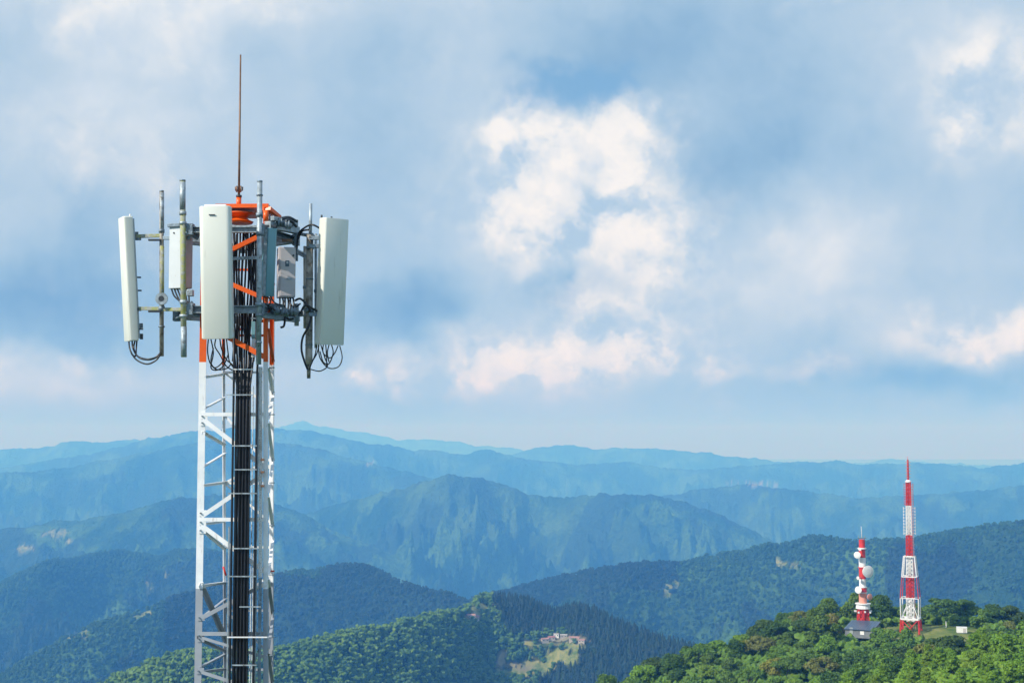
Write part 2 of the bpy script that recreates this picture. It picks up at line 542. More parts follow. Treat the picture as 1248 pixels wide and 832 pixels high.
# name: (points (px, py, distance), tree height, front slope, back slope, crest radius, spur wavelength, spur height, seed)
RIDGES = [
    # pine spur close by on the right
    dict(p=[(300, 3000, 245), (700, 1600, 245), (860, 960, 250), (950, 872, 255), (1010, 838, 262), (1100, 802, 268), (1180, 770, 275), (1248, 752, 280), (1400, 722, 300), (1800, 700, 330)],
         th=9, kf=0.30, kb=0.16, r=40, wl=60, amp=4, seed=1),
    # the hilltop with the two towers
    dict(p=[(300, 1300, 380), (560, 1060, 390), (660, 935, 400), (740, 862, 410), (800, 842, 415), (850, 820, 420), (930, 790, 425), (985, 772, 430), (1040, 765, 435), (1110, 764, 437), (1190, 764, 437), (1248, 774, 440), (1400, 795, 450), (1800, 820, 480)],
         th=0, kf=0.13, kb=0.42, r=24, wl=90, amp=2.5, seed=2, flat=1),
    # middle hill with cedar stands and a clearing
    dict(p=[(-500, 1000, 1200), (-100, 900, 1200), (60, 862, 1220), (120, 838, 1250), (200, 800, 1280), (330, 789, 1330), (420, 770, 1400), (480, 759, 1480), (530, 747, 1560), (560, 740, 1620), (580, 727, 1670), (592, 722, 1700), (610, 725, 1710),
            (640, 731, 1710), (680, 744, 1690), (700, 739, 1680), (720, 743, 1670), (760, 758, 1640), (800, 771, 1600), (830, 777, 1560), (880, 796, 1500), (980, 840, 1450), (1248, 900, 1400), (1700, 1000, 1400)],
         th=10, kf=0.40, kb=0.5, r=25, wl=330, amp=46, seed=3),
    # dark shoulder behind it to the left
    dict(p=[(-400, 900, 2500), (-60, 850, 2500), (0, 828, 2500), (45, 800, 2550), (97, 770, 2600), (184, 739, 2700), (240, 719, 2800), (330, 700, 2900), (380, 695, 2900), (425, 687, 2900), (450, 691, 2900), (480, 704, 2850), (520, 716, 2800), (560, 724, 2750), (620, 752, 2700), (760, 830, 2600), (1200, 1000, 2600)],
         th=10, kf=0.42, kb=0.5, r=40, wl=420, amp=85, seed=4),
    # right hand forested ridge
    dict(p=[(300, 900, 3300), (480, 772, 3300), (560, 734, 3250), (600, 720, 3200), (650, 708, 3150), (700, 694, 3150), (720, 689, 3100), (780, 682, 3100), (850, 678, 3100), (900, 670, 3050), (960, 662, 3000), (985, 654, 3000), (1040, 657, 3000), (1100, 652, 2950),
            (1180, 641, 2900), (1248, 630, 2850), (1400, 612, 2800), (1800, 600, 2800)],
         th=10, kf=0.40, kb=0.5, r=50, wl=430, amp=105, seed=5),
    # lower left ridges, sunlit spurs
    dict(p=[(-400, 760, 3900), (-60, 725, 3900), (0, 704, 3900), (56, 676, 4000), (90, 672, 4100), (139, 667, 4200), (190, 672, 4200), (240, 664, 4200), (330, 690, 4100), (420, 730, 4000), (600, 800, 3900), (1200, 900, 3900)],
         th=10, kf=0.30, kb=0.45, r=60, wl=420, amp=150, seed=6),
    dict(p=[(-400, 700, 5600), (0, 643, 5600), (60, 634, 5600), (120, 628, 5600), (180, 612, 5700), (240, 602, 5800), (335, 612, 5800), (420, 650, 5800), (520, 690, 5800), (900, 760, 5800)],
         th=10, kf=0.36, kb=0.45, r=80, wl=600, amp=180, seed=7),
    # central sunlit mountain
    dict(p=[(100, 720, 6800), (250, 668, 6800), (335, 640, 6700), (400, 616, 6600), (450, 602, 6500), (500, 590, 6400), (545, 576, 6300), (580, 580, 6300), (620, 590, 6300), (660, 603, 6300), (740, 598, 6300), (790, 601, 6200), (840, 610, 6100), (900, 634, 6000), (960, 668, 5900), (1100, 720, 5800), (1500, 800, 5800)],
         th=10, kf=0.38, kb=0.45, r=60, wl=420, amp=190, seed=8),
    dict(p=[(500, 700, 8200), (640, 640, 8200), (760, 612, 8200), (860, 594, 8200), (930, 590, 8200), (1010, 598, 8200), (1100, 602, 8000), (1180, 596, 8000), (1248, 588, 8000), (1500, 580, 8000)],
         th=10, kf=0.34, kb=0.45, r=100, wl=700, amp=200, seed=9),
    dict(p=[(-500, 590, 8600), (0, 576, 8600), (60, 571, 8600), (120, 560, 8700), (180, 548, 8800), (250, 537, 9000), (330, 534, 9000), (400, 548, 9000), (470, 566, 9000), (560, 588, 9000), (700, 620, 9000), (1000, 700, 9000)],
         th=10, kf=0.34, kb=0.45, r=120, wl=800, amp=240, seed=10),
    # main skyline
    dict(p=[(-500, 540, 11500), (60, 560, 11500), (120, 549, 11500), (165, 538, 11500), (215, 527, 11500), (245, 523, 11500), (335, 521, 11500), (370, 523, 11500), (400, 528, 11500), (440, 535, 11500), (470, 541, 11500), (510, 547, 11500), (560, 551, 11500), (600, 549, 11500),
            (640, 556, 11800), (700, 564, 12000), (760, 562, 12000), (820, 571, 12000), (880, 569, 12000), (930, 564, 12000), (1000, 561, 12000), (1060, 563, 12000), (1150, 564, 12000), (1200, 568, 12000), (1248, 562, 12000), (1500, 550, 12000)],
         th=10, kf=0.30, kb=0.4, r=160, wl=1000, amp=250, seed=11),
    dict(p=[(-500, 556, 15500), (0, 547, 15500), (50, 546, 15500), (85, 538, 15500), (125, 539, 15500), (165, 536, 15500), (200, 545, 15500), (350, 560, 15500), (560, 562, 16000), (615, 556, 16000), (640, 549, 16000), (665, 544, 16000), (690, 542, 16000), (720, 546, 16000),
            (790, 545, 16000), (820, 548, 16000), (850, 551, 16000), (880, 556, 16000), (930, 559, 16000), (1000, 568, 16000), (1500, 575, 16000)],
         th=0, kf=0.28, kb=0.4, r=200, wl=1400, amp=200, seed=12),
    dict(p=[(-500, 560, 23000), (250, 534, 23000), (335, 519, 23000), (370, 514, 23000), (400, 520, 23000), (440, 527, 23000), (500, 536, 23000), (540, 537, 23000), (580, 541, 23000), (620, 546, 23000), (680, 556, 23000), (850, 566, 23000), (1060, 564, 23000), (1090, 560, 23000), (1140, 563, 23000), (1248, 566, 23000), (1500, 560, 23000)],
         th=0, kf=0.28, kb=0.4, r=250, wl=1800, amp=180, seed=13),
]
for rd in RIDGES:
    rd['s'], rd['t'] = knots(rd['p'])
    rd['D'] = np.array([q[2] for q in rd['p']], float)


def cubic_interp(x, xp, fp):
    # smooth interpolation that never overshoots much (Catmull-Rom on uneven knots, clamped ends)
    x = np.clip(x, xp[0], xp[-1])
    i = np.clip(np.searchsorted(xp, x) - 1, 0, len(xp) - 2)
    m = np.gradient(fp, xp)
    h = xp[i + 1] - xp[i]; u = (x - xp[i]) / h
    return ((2 * u ** 3 - 3 * u ** 2 + 1) * fp[i] + (u ** 3 - 2 * u ** 2 + u) * h * m[i]
            + (-2 * u ** 3 + 3 * u ** 2) * fp[i + 1] + (u ** 3 - u ** 2) * h * m[i + 1])


def height(X, Y):
    X = np.asarray(X, float); Y = np.asarray(Y, float)
    Yc = np.maximum(Y, 60.0)
    s = X / Yc
    rad = np.hypot(X, Y)
    # knoll the camera and the near tower stand on
    knoll = -44 - 0.42 * (np.sqrt(np.maximum(rad - 30, 0) ** 2 + 30 ** 2) - 30) + 1.2 * fbm(X / 30, Y / 30, 3, 40)
    floor = -690 + 60 * fbm(X / 2500, Y / 2500, 3, 41)
    out = np.maximum(knoll, floor)
    for rd in RIDGES:
        D = cubic_interp(s, rd['s'], rd['D']); t = cubic_interp(s, rd['s'], rd['t'])
        wl = rd['wl']; sd = rd['seed'] * 10
        crest = t * D - rd['th']
        jag = fbm(X / (wl * 0.22), Y / (wl * 0.5), 4, sd + 5, 0.6) * D * 0.0016
        d = Y - D - (0.35 * wl * fbm(X / (wl * 1.3), Y * 0 + 3.3, 2, sd + 7) if not rd.get('flat') else 0)
        r = rd['r']
        dist = np.sqrt(d * d + r * r) - r
        k = np.where(d < 0, rd['kf'], rd['kb'])
        h = crest + jag - k * dist
        live = h > out - 60
        if live.any():
            xs, ys = X[live], Y[live]; sj = min(rd['D'].mean(), 1e9)
            # spurs run down from the crest: noise stretched along the slope and warped
            fan = 0.62 * np.sin(xs / (wl * 2.3) + rd['seed'] * 1.7)
            wx = xs + dist[live] * fan + 0.45 * wl * fbm(xs / wl, ys / wl, 2, sd + 1)
            wy = ys + 0.55 * wl * fbm(xs / wl + 9, ys / wl, 2, sd + 2)
            sp = np.clip(ridged((wx + 0.5 * wl * np.sin(wy / wl * 0.9)) / wl, wy / (wl * 1.15), 6, sd + 3, 0.62) / 1.9, 0, 1.1)
            gate = np.clip(dist[live] / (wl * 0.55), 0, 1)
            w2 = wl * 0.42
            fx = xs + dist[live] * (fan * 1.1 + 0.3) + 0.6 * w2 * fbm(xs / w2, ys / w2, 2, sd + 8); fy = ys
            g2 = np.clip(ridged(fx / w2, fy / (w2 * 1.2), 5, sd + 9, 0.62) / 2.0, 0, 1.1)
            h[live] = h[live] + rd['amp'] * (1.05 * (sp - 0.95) + 0.75 * (g2 - 0.8)) * gate
        sc = max(3.0, 0.002 * float(rd['D'].mean()))
        df = np.abs(out - h)
        out = np.maximum(out, h) + sc * np.exp(-np.clip(df / sc, 0, 50)) * 0.35
    return out


def project(X, Y, Z):
    c, s_ = math.cos(PITCH), math.sin(PITCH)
    dep = Y * c + Z * s_
    up = Z * c - Y * s_
    dep = np.maximum(dep, 1)
    return 624 + F * X / dep, 416 - F * up / dep


# cover patches: (px, py, rx, ry, Ymin, Ymax, kind)   kind 0 bare earth, 1 pale grass
PATCHES = [
    (695, 777, 22, 3.2, 1400, 1800, 0), (672, 780, 18, 2.6, 1400, 1800, 0), (712, 781, 12, 2.6, 1400, 1800, 0), (622, 809, 16, 3.6, 1300, 1750, 0), (640, 815, 14, 3.6, 1300, 1750, 0), (612, 801, 5, 9, 1300, 1750, 0), (640, 815, 8, 3, 1400, 1750, 0),
    (576, 751, 9, 4, 1500, 1800, 0), (602, 736, 6, 2, 1500, 1800, 0), (700, 788, 18, 6, 1400, 1800, 1), (680, 800, 26, 10, 1400, 1800, 1), (655, 812, 22, 12, 1400, 1800, 1), (655, 784, 24, 5, 1400, 1800, 1), (583, 742, 10, 8, 1500, 1800, 1), (632, 819, 26, 7, 1250, 1750, 1),
    (814, 718, 5, 10, 2300, 3300, 1), (822, 712, 5, 5, 2300, 3300, 1), (870, 678, 8, 2, 2300, 3300, 1), (962, 688, 14, 3, 2300, 3300, 1), (948, 684, 4, 7, 2300, 3300, 1), (1070, 658, 22, 2.5, 2300, 3300, 1),
    (175, 745, 12, 5, 2000, 3600, 1), (168, 752, 6, 4, 2000, 3600, 1), (90, 775, 16, 4, 2000, 4200, 1), (100, 768, 6, 4, 2000, 4200, 1), (182, 718, 6, 8, 2400, 4600, 1), (202, 702, 6, 1.6, 2400, 4600, 1),
    (84, 660, 4, 3, 2400, 7600, 1), (68, 650, 14, 5, 2400, 7600, 1), (30, 668, 12, 4, 2400, 7600, 1),
    (905, 588, 20, 1.2, 7000, 13000, 0), (940, 590, 26, 1.2, 7000, 13000, 0), (450, 564, 4, 1.5, 7000, 13000, 0),
]


def cover(X, Y, Z):
    px, py = project(X, Y, Z)
    bare = np.zeros_like(X); grass = np.zeros_like(X)
    wob = fbm(X / 25, Y / 25, 3, 77) * 0.45
    for (cx, cy, rx, ry, y0, y1, k) in PATCHES:
        q = np.hypot((px - cx) / rx, (py - cy) / ry) + wob
        m = np.clip((1.15 - q) / 0.25, 0, 1) * ((Y > y0) & (Y < y1))
        if k == 0: bare = np.maximum(bare, m)
        else: grass = np.maximum(grass, m)
    # the mown clearing round the two far towers
    g = np.clip((clearing_dist(X, Y)) / 1.5, 0, 1)
    grass = np.maximum(grass, g)
    return bare, grass


def clearing_dist(X, Y):
    wob = 2.5 * fbm(X / 9, Y / 9, 2, 78)
    a = 1.0 - np.hypot((X - 131) / 15, (Y - 408) / 34)          # open grass in front and right of the tall tower
    b = 1.0 - np.hypot((X - 104) / 9, (Y - 420) / 14)           # small tower and hut
    c = 1.0 - np.hypot((X - 120) / 12, (Y - 432) / 12)
    return np.maximum(np.maximum(a * 15, b * 10), c * 12) + wob


def cedar_or_shade_mask(X, Y, Z):
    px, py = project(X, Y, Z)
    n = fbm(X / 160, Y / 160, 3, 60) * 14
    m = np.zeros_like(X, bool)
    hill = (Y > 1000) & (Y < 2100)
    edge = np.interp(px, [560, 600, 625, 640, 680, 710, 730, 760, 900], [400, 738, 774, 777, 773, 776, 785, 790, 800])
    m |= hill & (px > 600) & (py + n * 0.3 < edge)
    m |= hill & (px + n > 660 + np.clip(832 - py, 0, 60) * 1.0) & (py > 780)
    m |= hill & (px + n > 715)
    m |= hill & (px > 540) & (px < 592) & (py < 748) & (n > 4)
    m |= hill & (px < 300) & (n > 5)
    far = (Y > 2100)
    m |= (Y > 2100) & (Y < 3000) & (px > 200) & (px < 640) & (n > -9)  # left shoulder coloured dark to stand in for cloud shadow
    m |= (Y > 2600) & (Y < 3300) & (px > 560) & (px + n < 830) & (py < 722 + n)  # right ridge crest darkened the same way, as painted cloud shadow
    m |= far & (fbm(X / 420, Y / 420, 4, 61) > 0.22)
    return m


def build_terrain():
    s_in = np.linspace(-0.40, 0.40, 720)
    ext = 0.40 + np.cumsum(np.linspace(0.002, 0.05, 50))
    s = np.concatenate([-ext[::-1], s_in, ext])
    y1 = np.linspace(-260, 180, 60)
    y2 = np.linspace(180, 620, 150)[1:]
    y3 = np.geomspace(620, 1150, 40)[1:]
    y4 = np.linspace(1150, 1850, 170)[1:]
    y5 = np.linspace(1850, 3400, 200)[1:]
    y6 = np.linspace(3400, 7000, 260)[1:]
    y7 = np.geomspace(7000, 27000, 240)[1:]
    ys = np.concatenate([y1, y2, y3, y4, y5, y6, y7])
    S, Y = np.meshgrid(s, ys)
    X = S * (Y + 300)
    Z = height(X, Y)
    # forest canopy relief where single crowns are not modelled
    far = np.clip((Y - 3600) / 500, 0, 1)
    Z = Z + far * 5 * fbm(X / 22, Y / 30, 2, 70)
    bare, grass = cover(X, Y, Z)
    ced_or_shade = cedar_or_shade_mask(X, Y, Z).astype(float)
    nr, nc = X.shape
    co = np.stack([X, Y, Z], -1).reshape(-1, 3).astype(np.float32)
    idx = np.arange(nr * nc).reshape(nr, nc)
    q = np.stack([idx[:-1, :-1], idx[:-1, 1:], idx[1:, 1:], idx[1:, :-1]], -1).reshape(-1, 4)
    me = bpy.data.meshes.new('terrain')
    me.vertices.add(len(co)); me.vertices.foreach_set('co', co.ravel())
    me.loops.add(q.size); me.loops.foreach_set('vertex_index', q.ravel().astype(np.int32))
    me.polygons.add(len(q)); me.polygons.foreach_set('loop_start', (np.arange(len(q)) * 4).astype(np.int32))
    me.polygons.foreach_set('use_smooth', np.ones(len(q), bool))
    me.update()
    for nm, arr in (('bare', bare), ('grass', grass), ('cedar', ced_or_shade)):  # 'cedar' also holds the ridge parts darkened as cloud shadow
        at = me.attributes.new(nm, 'FLOAT', 'POINT'); at.data.foreach_set('value', arr.ravel().astype(np.float32))
    m, t, b = new_mat('hillside')
    geo = t.nodes.new('ShaderNodeNewGeometry'); pos = geo.outputs['Position']
    def attr(n):
        a = t.nodes.new('ShaderNodeAttribute'); a.attribute_name = n; return a.outputs['Fac']
    n1 = noise(t, pos, 1 / 260, 8, 0.62)
    n2 = noise(t, pos, 1 / 14, 3, 0.6)
    n3 = noise(t, pos, 1 / 900, 3, 0.5)
    broad = mixc(t, smooth(t, n1, 0.42, 0.60), (0.006, 0.036, 0.014), (0.070, 0.155, 0.028))
    broad = mixc(t, smooth(t, n2, 0.35, 0.7, 0, 0.7), broad, (0.012, 0.040, 0.014))
    broad = mixc(t, smooth(t, n3, 0.5, 0.62, 0, 0.3), broad, (0.07, 0.12, 0.03))
    cedar = mixc(t, smooth(t, n2, 0.35, 0.65), (0.008, 0.024, 0.014), (0.020, 0.045, 0.022))  # cedar colour, also used to paint cloud shadow on the ridges
    c = mixc(t, mth(t, 'MULTIPLY', attr('cedar'), 0.9), broad, cedar)  # cedar ground, plus ridge parts darkened as cloud shadow
    gcol = mixc(t, smooth(t, noise(t, pos, 0.07, 8, 0.75), 0.35, 0.65), (0.06, 0.12, 0.025), (0.26, 0.25, 0.08))
    bcol = mixc(t, noise(t, pos, 0.10, 5, 0.6), (0.17, 0.15, 0.08), (0.32, 0.28, 0.17))
    c = mixc(t, attr('grass'), c, gcol)
    c = mixc(t, mth(t, 'MULTIPLY', attr('bare'), 0.8), c, bcol)
    t.links.new(c, b.inputs['Base Color'])
    b.inputs['Roughness'].default_value = 0.9
    b.inputs['Specular IOR Level'].default_value = 0.15
    # crowns read as bumps far away
    vo = t.nodes.new('ShaderNodeTexVoronoi'); t.links.new(pos, vo.inputs['Vector']); vo.inputs['Scale'].default_value = 1 / 13
    bn = t.nodes.new('ShaderNodeBump'); bn.inputs['Strength'].default_value = 0.9; bn.inputs['Distance'].default_value = 6.0
    hh = mth(t, 'ADD', mth(t, 'MULTIPLY', vo.outputs['Distance'], -1.0), mth(t, 'MULTIPLY', noise(t, pos, 1 / 60, 6, 0.65), 6.0))
    hh = mth(t, 'MULTIPLY', hh, mth(t, 'SUBTRACT', 1.0, mth(t, 'MAXIMUM', attr('grass'), attr('bare'))))
    t.links.new(hh, bn.inputs['Height']); t.links.new(bn.outputs[0], b.inputs['Normal'])
    me.materials.append(m)
    o = bpy.data.objects.new('terrain', me); COL.objects.link(o)
    tag(o, 'forested mountain ridges fading to blue towards the horizon', kind='structure')
    # lowland sheet out to the horizon, under everything
    g = MB().add([(-45000, -20000, -760), (45000, -20000, -760), (45000, 45000, -760), (-45000, 45000, -760)], [(0, 1, 2, 3)])
    go = g.build('ground', surf('lowland', (0.05, 0.08, 0.03), 0.9, var=0.3, scale=0.002)); tag(go, 'wooded lowland under the ridges', kind='structure')
    return o


build_terrain()


def hz(x, y):
    return float(height(np.array([x]), np.array([y]))[0])


# ------------------------------------------------------------------ haze
HAZE_DENSITY = 2.0e-4
hb = MB().box((0, 10500, -251), (89000, 60000, 1020))
hm = bpy.data.materials.new('haze'); hm.use_nodes = True
ht = hm.node_tree; ht.nodes.clear()
pv = ht.nodes.new('ShaderNodeVolumePrincipled')
pv.inputs['Color'].default_value = (0.105, 0.385, 1.0, 1)
pv.inputs['Absorption Color'].default_value = (0.95, 0.84, 0.98, 1)
pv.inputs['Density'].default_value = HAZE_DENSITY
pv.inputs['Anisotropy'].default_value = 0.0
oo = ht.nodes.new('ShaderNodeOutputMaterial'); ht.links.new(pv.outputs[0], oo.inputs['Volume'])
try: hm.cycles.homogeneous_volume = True
except Exception: pass
haze = hb.build('haze', hm)
tag(haze, 'blue summer haze lying between the ridges', kind='stuff')


# ------------------------------------------------------------------ foliage
def leaf_mat(name, c1, c2, c3=None):
    m, t, b = new_mat(name)
    oi = t.nodes.new('ShaderNodeObjectInfo')
    geo = t.nodes.new('ShaderNodeNewGeometry'); pos = geo.outputs['Position']
    n = noise(t, pos, 0.35, 4, 0.6)
    nb = noise(t, pos, 1 / 70, 4, 0.6)
    n = mth(t, 'ADD', mth(t, 'MULTIPLY', n, 0.6), mth(t, 'MULTIPLY', nb, 0.4))
    c = mixc(t, smooth(t, n, 0.38, 0.64), c1, c2)
    c = mixc(t, smooth(t, noise(t, pos, 1.6, 2, 0.6), 0.45, 0.75, 0, 0.5), c, tuple(min(1, x * 1.5) for x in c2))
    if c3: c = mixc(t, smooth(t, oi.outputs['Random'], 0.45, 1.0, 0, 0.85), c, c3)
    t.links.new(c, b.inputs['Base Color'])
    b.inputs['Roughness'].default_value = 0.6
    b.inputs['Specular IOR Level'].default_value = 0.25
    tr = t.nodes.new('ShaderNodeBsdfTranslucent')
    t.links.new(mixc(t, 0.4, c, (0.10, 0.16, 0.02)), tr.inputs[0])
    mx = t.nodes.new('ShaderNodeMixShader'); mx.inputs[0].default_value = 0.22
    t.links.new(b.outputs[0], mx.inputs[1]); t.links.new(tr.outputs[0], mx.inputs[2])
    t.links.new(mx.outputs[0], t.nodes['Material Output'].inputs[0])
    return m


M['leaf_dark'] = leaf_mat('dark_leaves', (0.034, 0.088, 0.018), (0.085, 0.170, 0.028), (0.060, 0.105, 0.024))
M['leaf_mid'] = leaf_mat('green_leaves', (0.065, 0.150, 0.018), (0.150, 0.265, 0.032), (0.100, 0.170, 0.028))
M['leaf_bright'] = leaf_mat('bright_leaves', (0.10, 0.22, 0.018), (0.20, 0.35, 0.036), (0.18, 0.28, 0.036))
M['leaf_yellow'] = leaf_mat('yellow_leaves', (0.16, 0.18, 0.025), (0.26, 0.27, 0.04), (0.20, 0.18, 0.05))
M['leaf_brown'] = leaf_mat('olive_leaves', (0.10, 0.14, 0.030), (0.20, 0.22, 0.045), (0.17, 0.17, 0.05))
M['needles'] = leaf_mat('pine_needles', (0.11, 0.22, 0.018), (0.22, 0.37, 0.032), (0.19, 0.29, 0.03))
M['forest'] = leaf_mat('forest_leaves', (0.036, 0.110, 0.016), (0.160, 0.270, 0.030), (0.060, 0.135, 0.020))
M['ridge_leaves'] = leaf_mat('ridge_leaves', (0.010, 0.050, 0.015), (0.045, 0.115, 0.022), (0.016, 0.060, 0.016))
M['cedar'] = leaf_mat('cedar_and_shade_needles', (0.007, 0.025, 0.015), (0.020, 0.048, 0.024), (0.012, 0.032, 0.018))


def mesh_np(name, V, Fq, mat, smooth_=None):
    V = np.asarray(V, np.float32); 
    me = bpy.data.meshes.new(name)
    me.from_pydata(V.tolist(), [], [tuple(f) for f in Fq])
    if smooth_ is not None: me.polygons.foreach_set('use_smooth', smooth_)
    me.materials.append(mat); me.update()
    return me


_ICO = None


def ico(sub):
    import bmesh
    bm = bmesh.new(); bmesh.ops.create_icosphere(bm, subdivisions=sub, radius=1.0)
    v = np.array([x.co[:] for x in bm.verts]); f = [tuple(q.index for q in p.verts) for p in bm.faces]
    bm.free(); return v, f


ICO1 = ico(1); ICO2 = ico(2)


def crown_mesh(name, kind, seed, mat, H=10.0, nlobe=15, nleaf=260, leaf=0.42):
    r = np.random.default_rng(seed)
    V = []; Fs = []; SM = []
    base = 0

    def addv(v, f, sm):
        nonlocal base
        V.append(v); Fs.extend([tuple(i + base for i in q) for q in f]); SM.extend([sm] * len(f)); base += len(v)
    lobes = []
    if kind == 'round':
        for i in range(nlobe):
            a = r.random() * 2 * np.pi; u = r.random() ** 0.6; zc = r.random()
            rad = 3.6 * (1 - 0.55 * zc ** 2) * u
            lobes.append((np.array([rad * np.cos(a), rad * np.sin(a), H * (0.38 + 0.47 * zc)]), r.uniform(1.1, 2.1) * np.array([1, 1, 0.78])))
    elif kind == 'spread':
        for i in range(nlobe):
            a = r.random() * 2 * np.pi; u = r.random() ** 0.5
            rad = 4.8 * u
            lobes.append((np.array([rad * np.cos(a), rad * np.sin(a), H * (0.80 - 0.30 * u * u + r.uniform(-0.10, 0.05))]), r.uniform(1.1, 1.9) * np.array([1.15, 1.15, 0.6])))
    elif kind == 'pine':
        for i in range(nlobe):
            zc = (i + r.random()) / nlobe; a = i * 2.4 + r.random()
            rad = 2.7 * (1 - zc) ** 0.7 * r.uniform(0.5, 1.1)
            lobes.append((np.array([rad * np.cos(a), rad * np.sin(a), H * (0.28 + 0.66 * zc)]), r.uniform(0.7, 1.15) * np.array([1.2, 1.2, 0.6]) * (1.15 - 0.5 * zc)))
    for c, rr in lobes:
        v, f = ICO1
        bump = 1 + 0.15 * r.standard_normal(len(v))[:, None]
        addv(v * rr * 0.70 * bump + c, f, True)
        d = r.standard_normal((nleaf, 3)); d /= np.linalg.norm(d, axis=1)[:, None]
        d[:, 2] = np.where(d[:, 2] < -0.5, -d[:, 2], d[:, 2])
        pr = r.uniform(0.72, 1.16, nleaf)[:, None]
        ctr = c + d * rr * pr
        nrm = d + 0.75 * r.standard_normal((nleaf, 3)) + np.array([0, 0, 0.35]); nrm /= np.linalg.norm(nrm, axis=1)[:, None]
        if kind == 'pine':
            t1 = d * np.array([1, 1, 0.3]) + np.array([0, 0, 0.9]) + 0.5 * r.standard_normal((nleaf, 3))
        else:
            t1 = r.standard_normal((nleaf, 3))
        t1 -= nrm * np.sum(t1 * nrm, 1)[:, None]; t1 /= np.linalg.norm(t1, axis=1)[:, None]
        t2 = np.cross(nrm, t1)
        s1 = leaf * r.uniform(0.6, 1.25, nleaf)[:, None] * (1.3 if kind == 'pine' else 1.0); s2 = s1 * (0.28 if kind == 'pine' else 0.62)
        q = np.stack([ctr - t1 * s1, ctr - t2 * s2 * 0.9 + t1 * s1 * 0.1, ctr + t1 * s1, ctr + t2 * s2 + t1 * s1 * 0.05], 1).reshape(-1, 3)
        addv(q, [(4 * i, 4 * i + 1, 4 * i + 2, 4 * i + 3) for i in range(nleaf)], False)
    me = mesh_np(name, np.concatenate(V), Fs, mat, SM)
    return me, lobes


def trunk_mesh(lobes, H, seed, lean=0.3):
    r = np.random.default_rng(seed)
    mb = MB()
    top = Vector((r.uniform(-lean, lean), r.uniform(-lean, lean), H * 0.75))
    mid = Vector((r.uniform(-lean, lean), r.uniform(-lean, lean), H * 0.38))
    mb.tube(spline([(0, 0, -0.6), (0, 0, 0.3), mid, top], 4), [0.26 - 0.018 * i for i in range(13)], 7)
    for c, rr in lobes[::2]:
        b = mid.lerp(top, r.uniform(-0.1, 0.6)); e = Vector(c)
        mb.tube([b, b.lerp(e, 0.5) + Vector((0, 0, -0.3)), e], [0.11, 0.075, 0.03], 5)
    me = bpy.data.meshes.new('trunk'); me.from_pydata([tuple(v) for v in mb.v], [], mb.f)
    me.polygons.foreach_set('use_smooth', mb.sm); me.materials.append(M['bark']); me.update()
    return me


TREE_KINDS = {
    'broad_dark': dict(name='broadleaf_tree', kind='round', mat='leaf_dark', n=2, H=10, word='dark green round-crowned broadleaf tree'),
    'broad_mid': dict(name='broadleaf_tree', kind='round', mat='leaf_mid', n=3, H=10, word='mid-green round-crowned broadleaf tree'),
    'spread': dict(name='spreading_tree', kind='spread', mat='leaf_mid', n=2, H=9, word='flat-topped spreading green tree'),
    'spread_dark': dict(name='spreading_tree', kind='spread', mat='leaf_dark', n=2, H=9, word='flat-topped spreading dark tree'),
    'bright': dict(name='broadleaf_tree', kind='round', mat='leaf_bright', n=2, H=8.5, word='fresh bright green broadleaf tree'),
    'yellow': dict(name='yellowing_tree', kind='round', mat='leaf_yellow', n=1, H=7, word='small yellow-green tree'),
    'olive': dict(name='broadleaf_tree', kind='spread', mat='leaf_brown', n=1, H=8.5, word='dull olive-brown spreading tree'),
    'pine': dict(name='pine_tree', kind='pine', mat='needles', n=4, H=10, word='feathery light green pine'),
}
PROTO = {}
sd = 100
for k, q in TREE_KINDS.items():
    PROTO[k] = []
    for i in range(q['n']):
        sd += 1
        nl = {'round': 17, 'spread': 15, 'pine': 22}[q['kind']]
        me, lobes = crown_mesh('crown', q['kind'], sd, M[q['mat']], q['H'], nl, 230 if q['kind'] != 'pine' else 150, 0.40)
        PROTO[k].append((me, trunk_mesh(lobes, q['H'], sd + 500, 0.35)))


def plant(kind, x, y, scale, label, group, rz=None, sz=None):
    q = TREE_KINDS[kind]; me, tm = random.choice(PROTO[kind])
    root = empty(q['name'], (x, y, hz(x, y)))
    root.rotation_euler.z = random.random() * 6.28 if rz is None else rz
    root.scale = (scale * random.uniform(0.9, 1.15), scale * random.uniform(0.9, 1.15), sz or scale * random.uniform(0.85, 1.15))
    tag(root, label, 'tree', group)
    c = bpy.data.objects.new('crown', me); COL.objects.link(c); c.parent = root
    t = bpy.data.objects.new('trunk', tm); COL.objects.link(t); t.parent = root
    return root


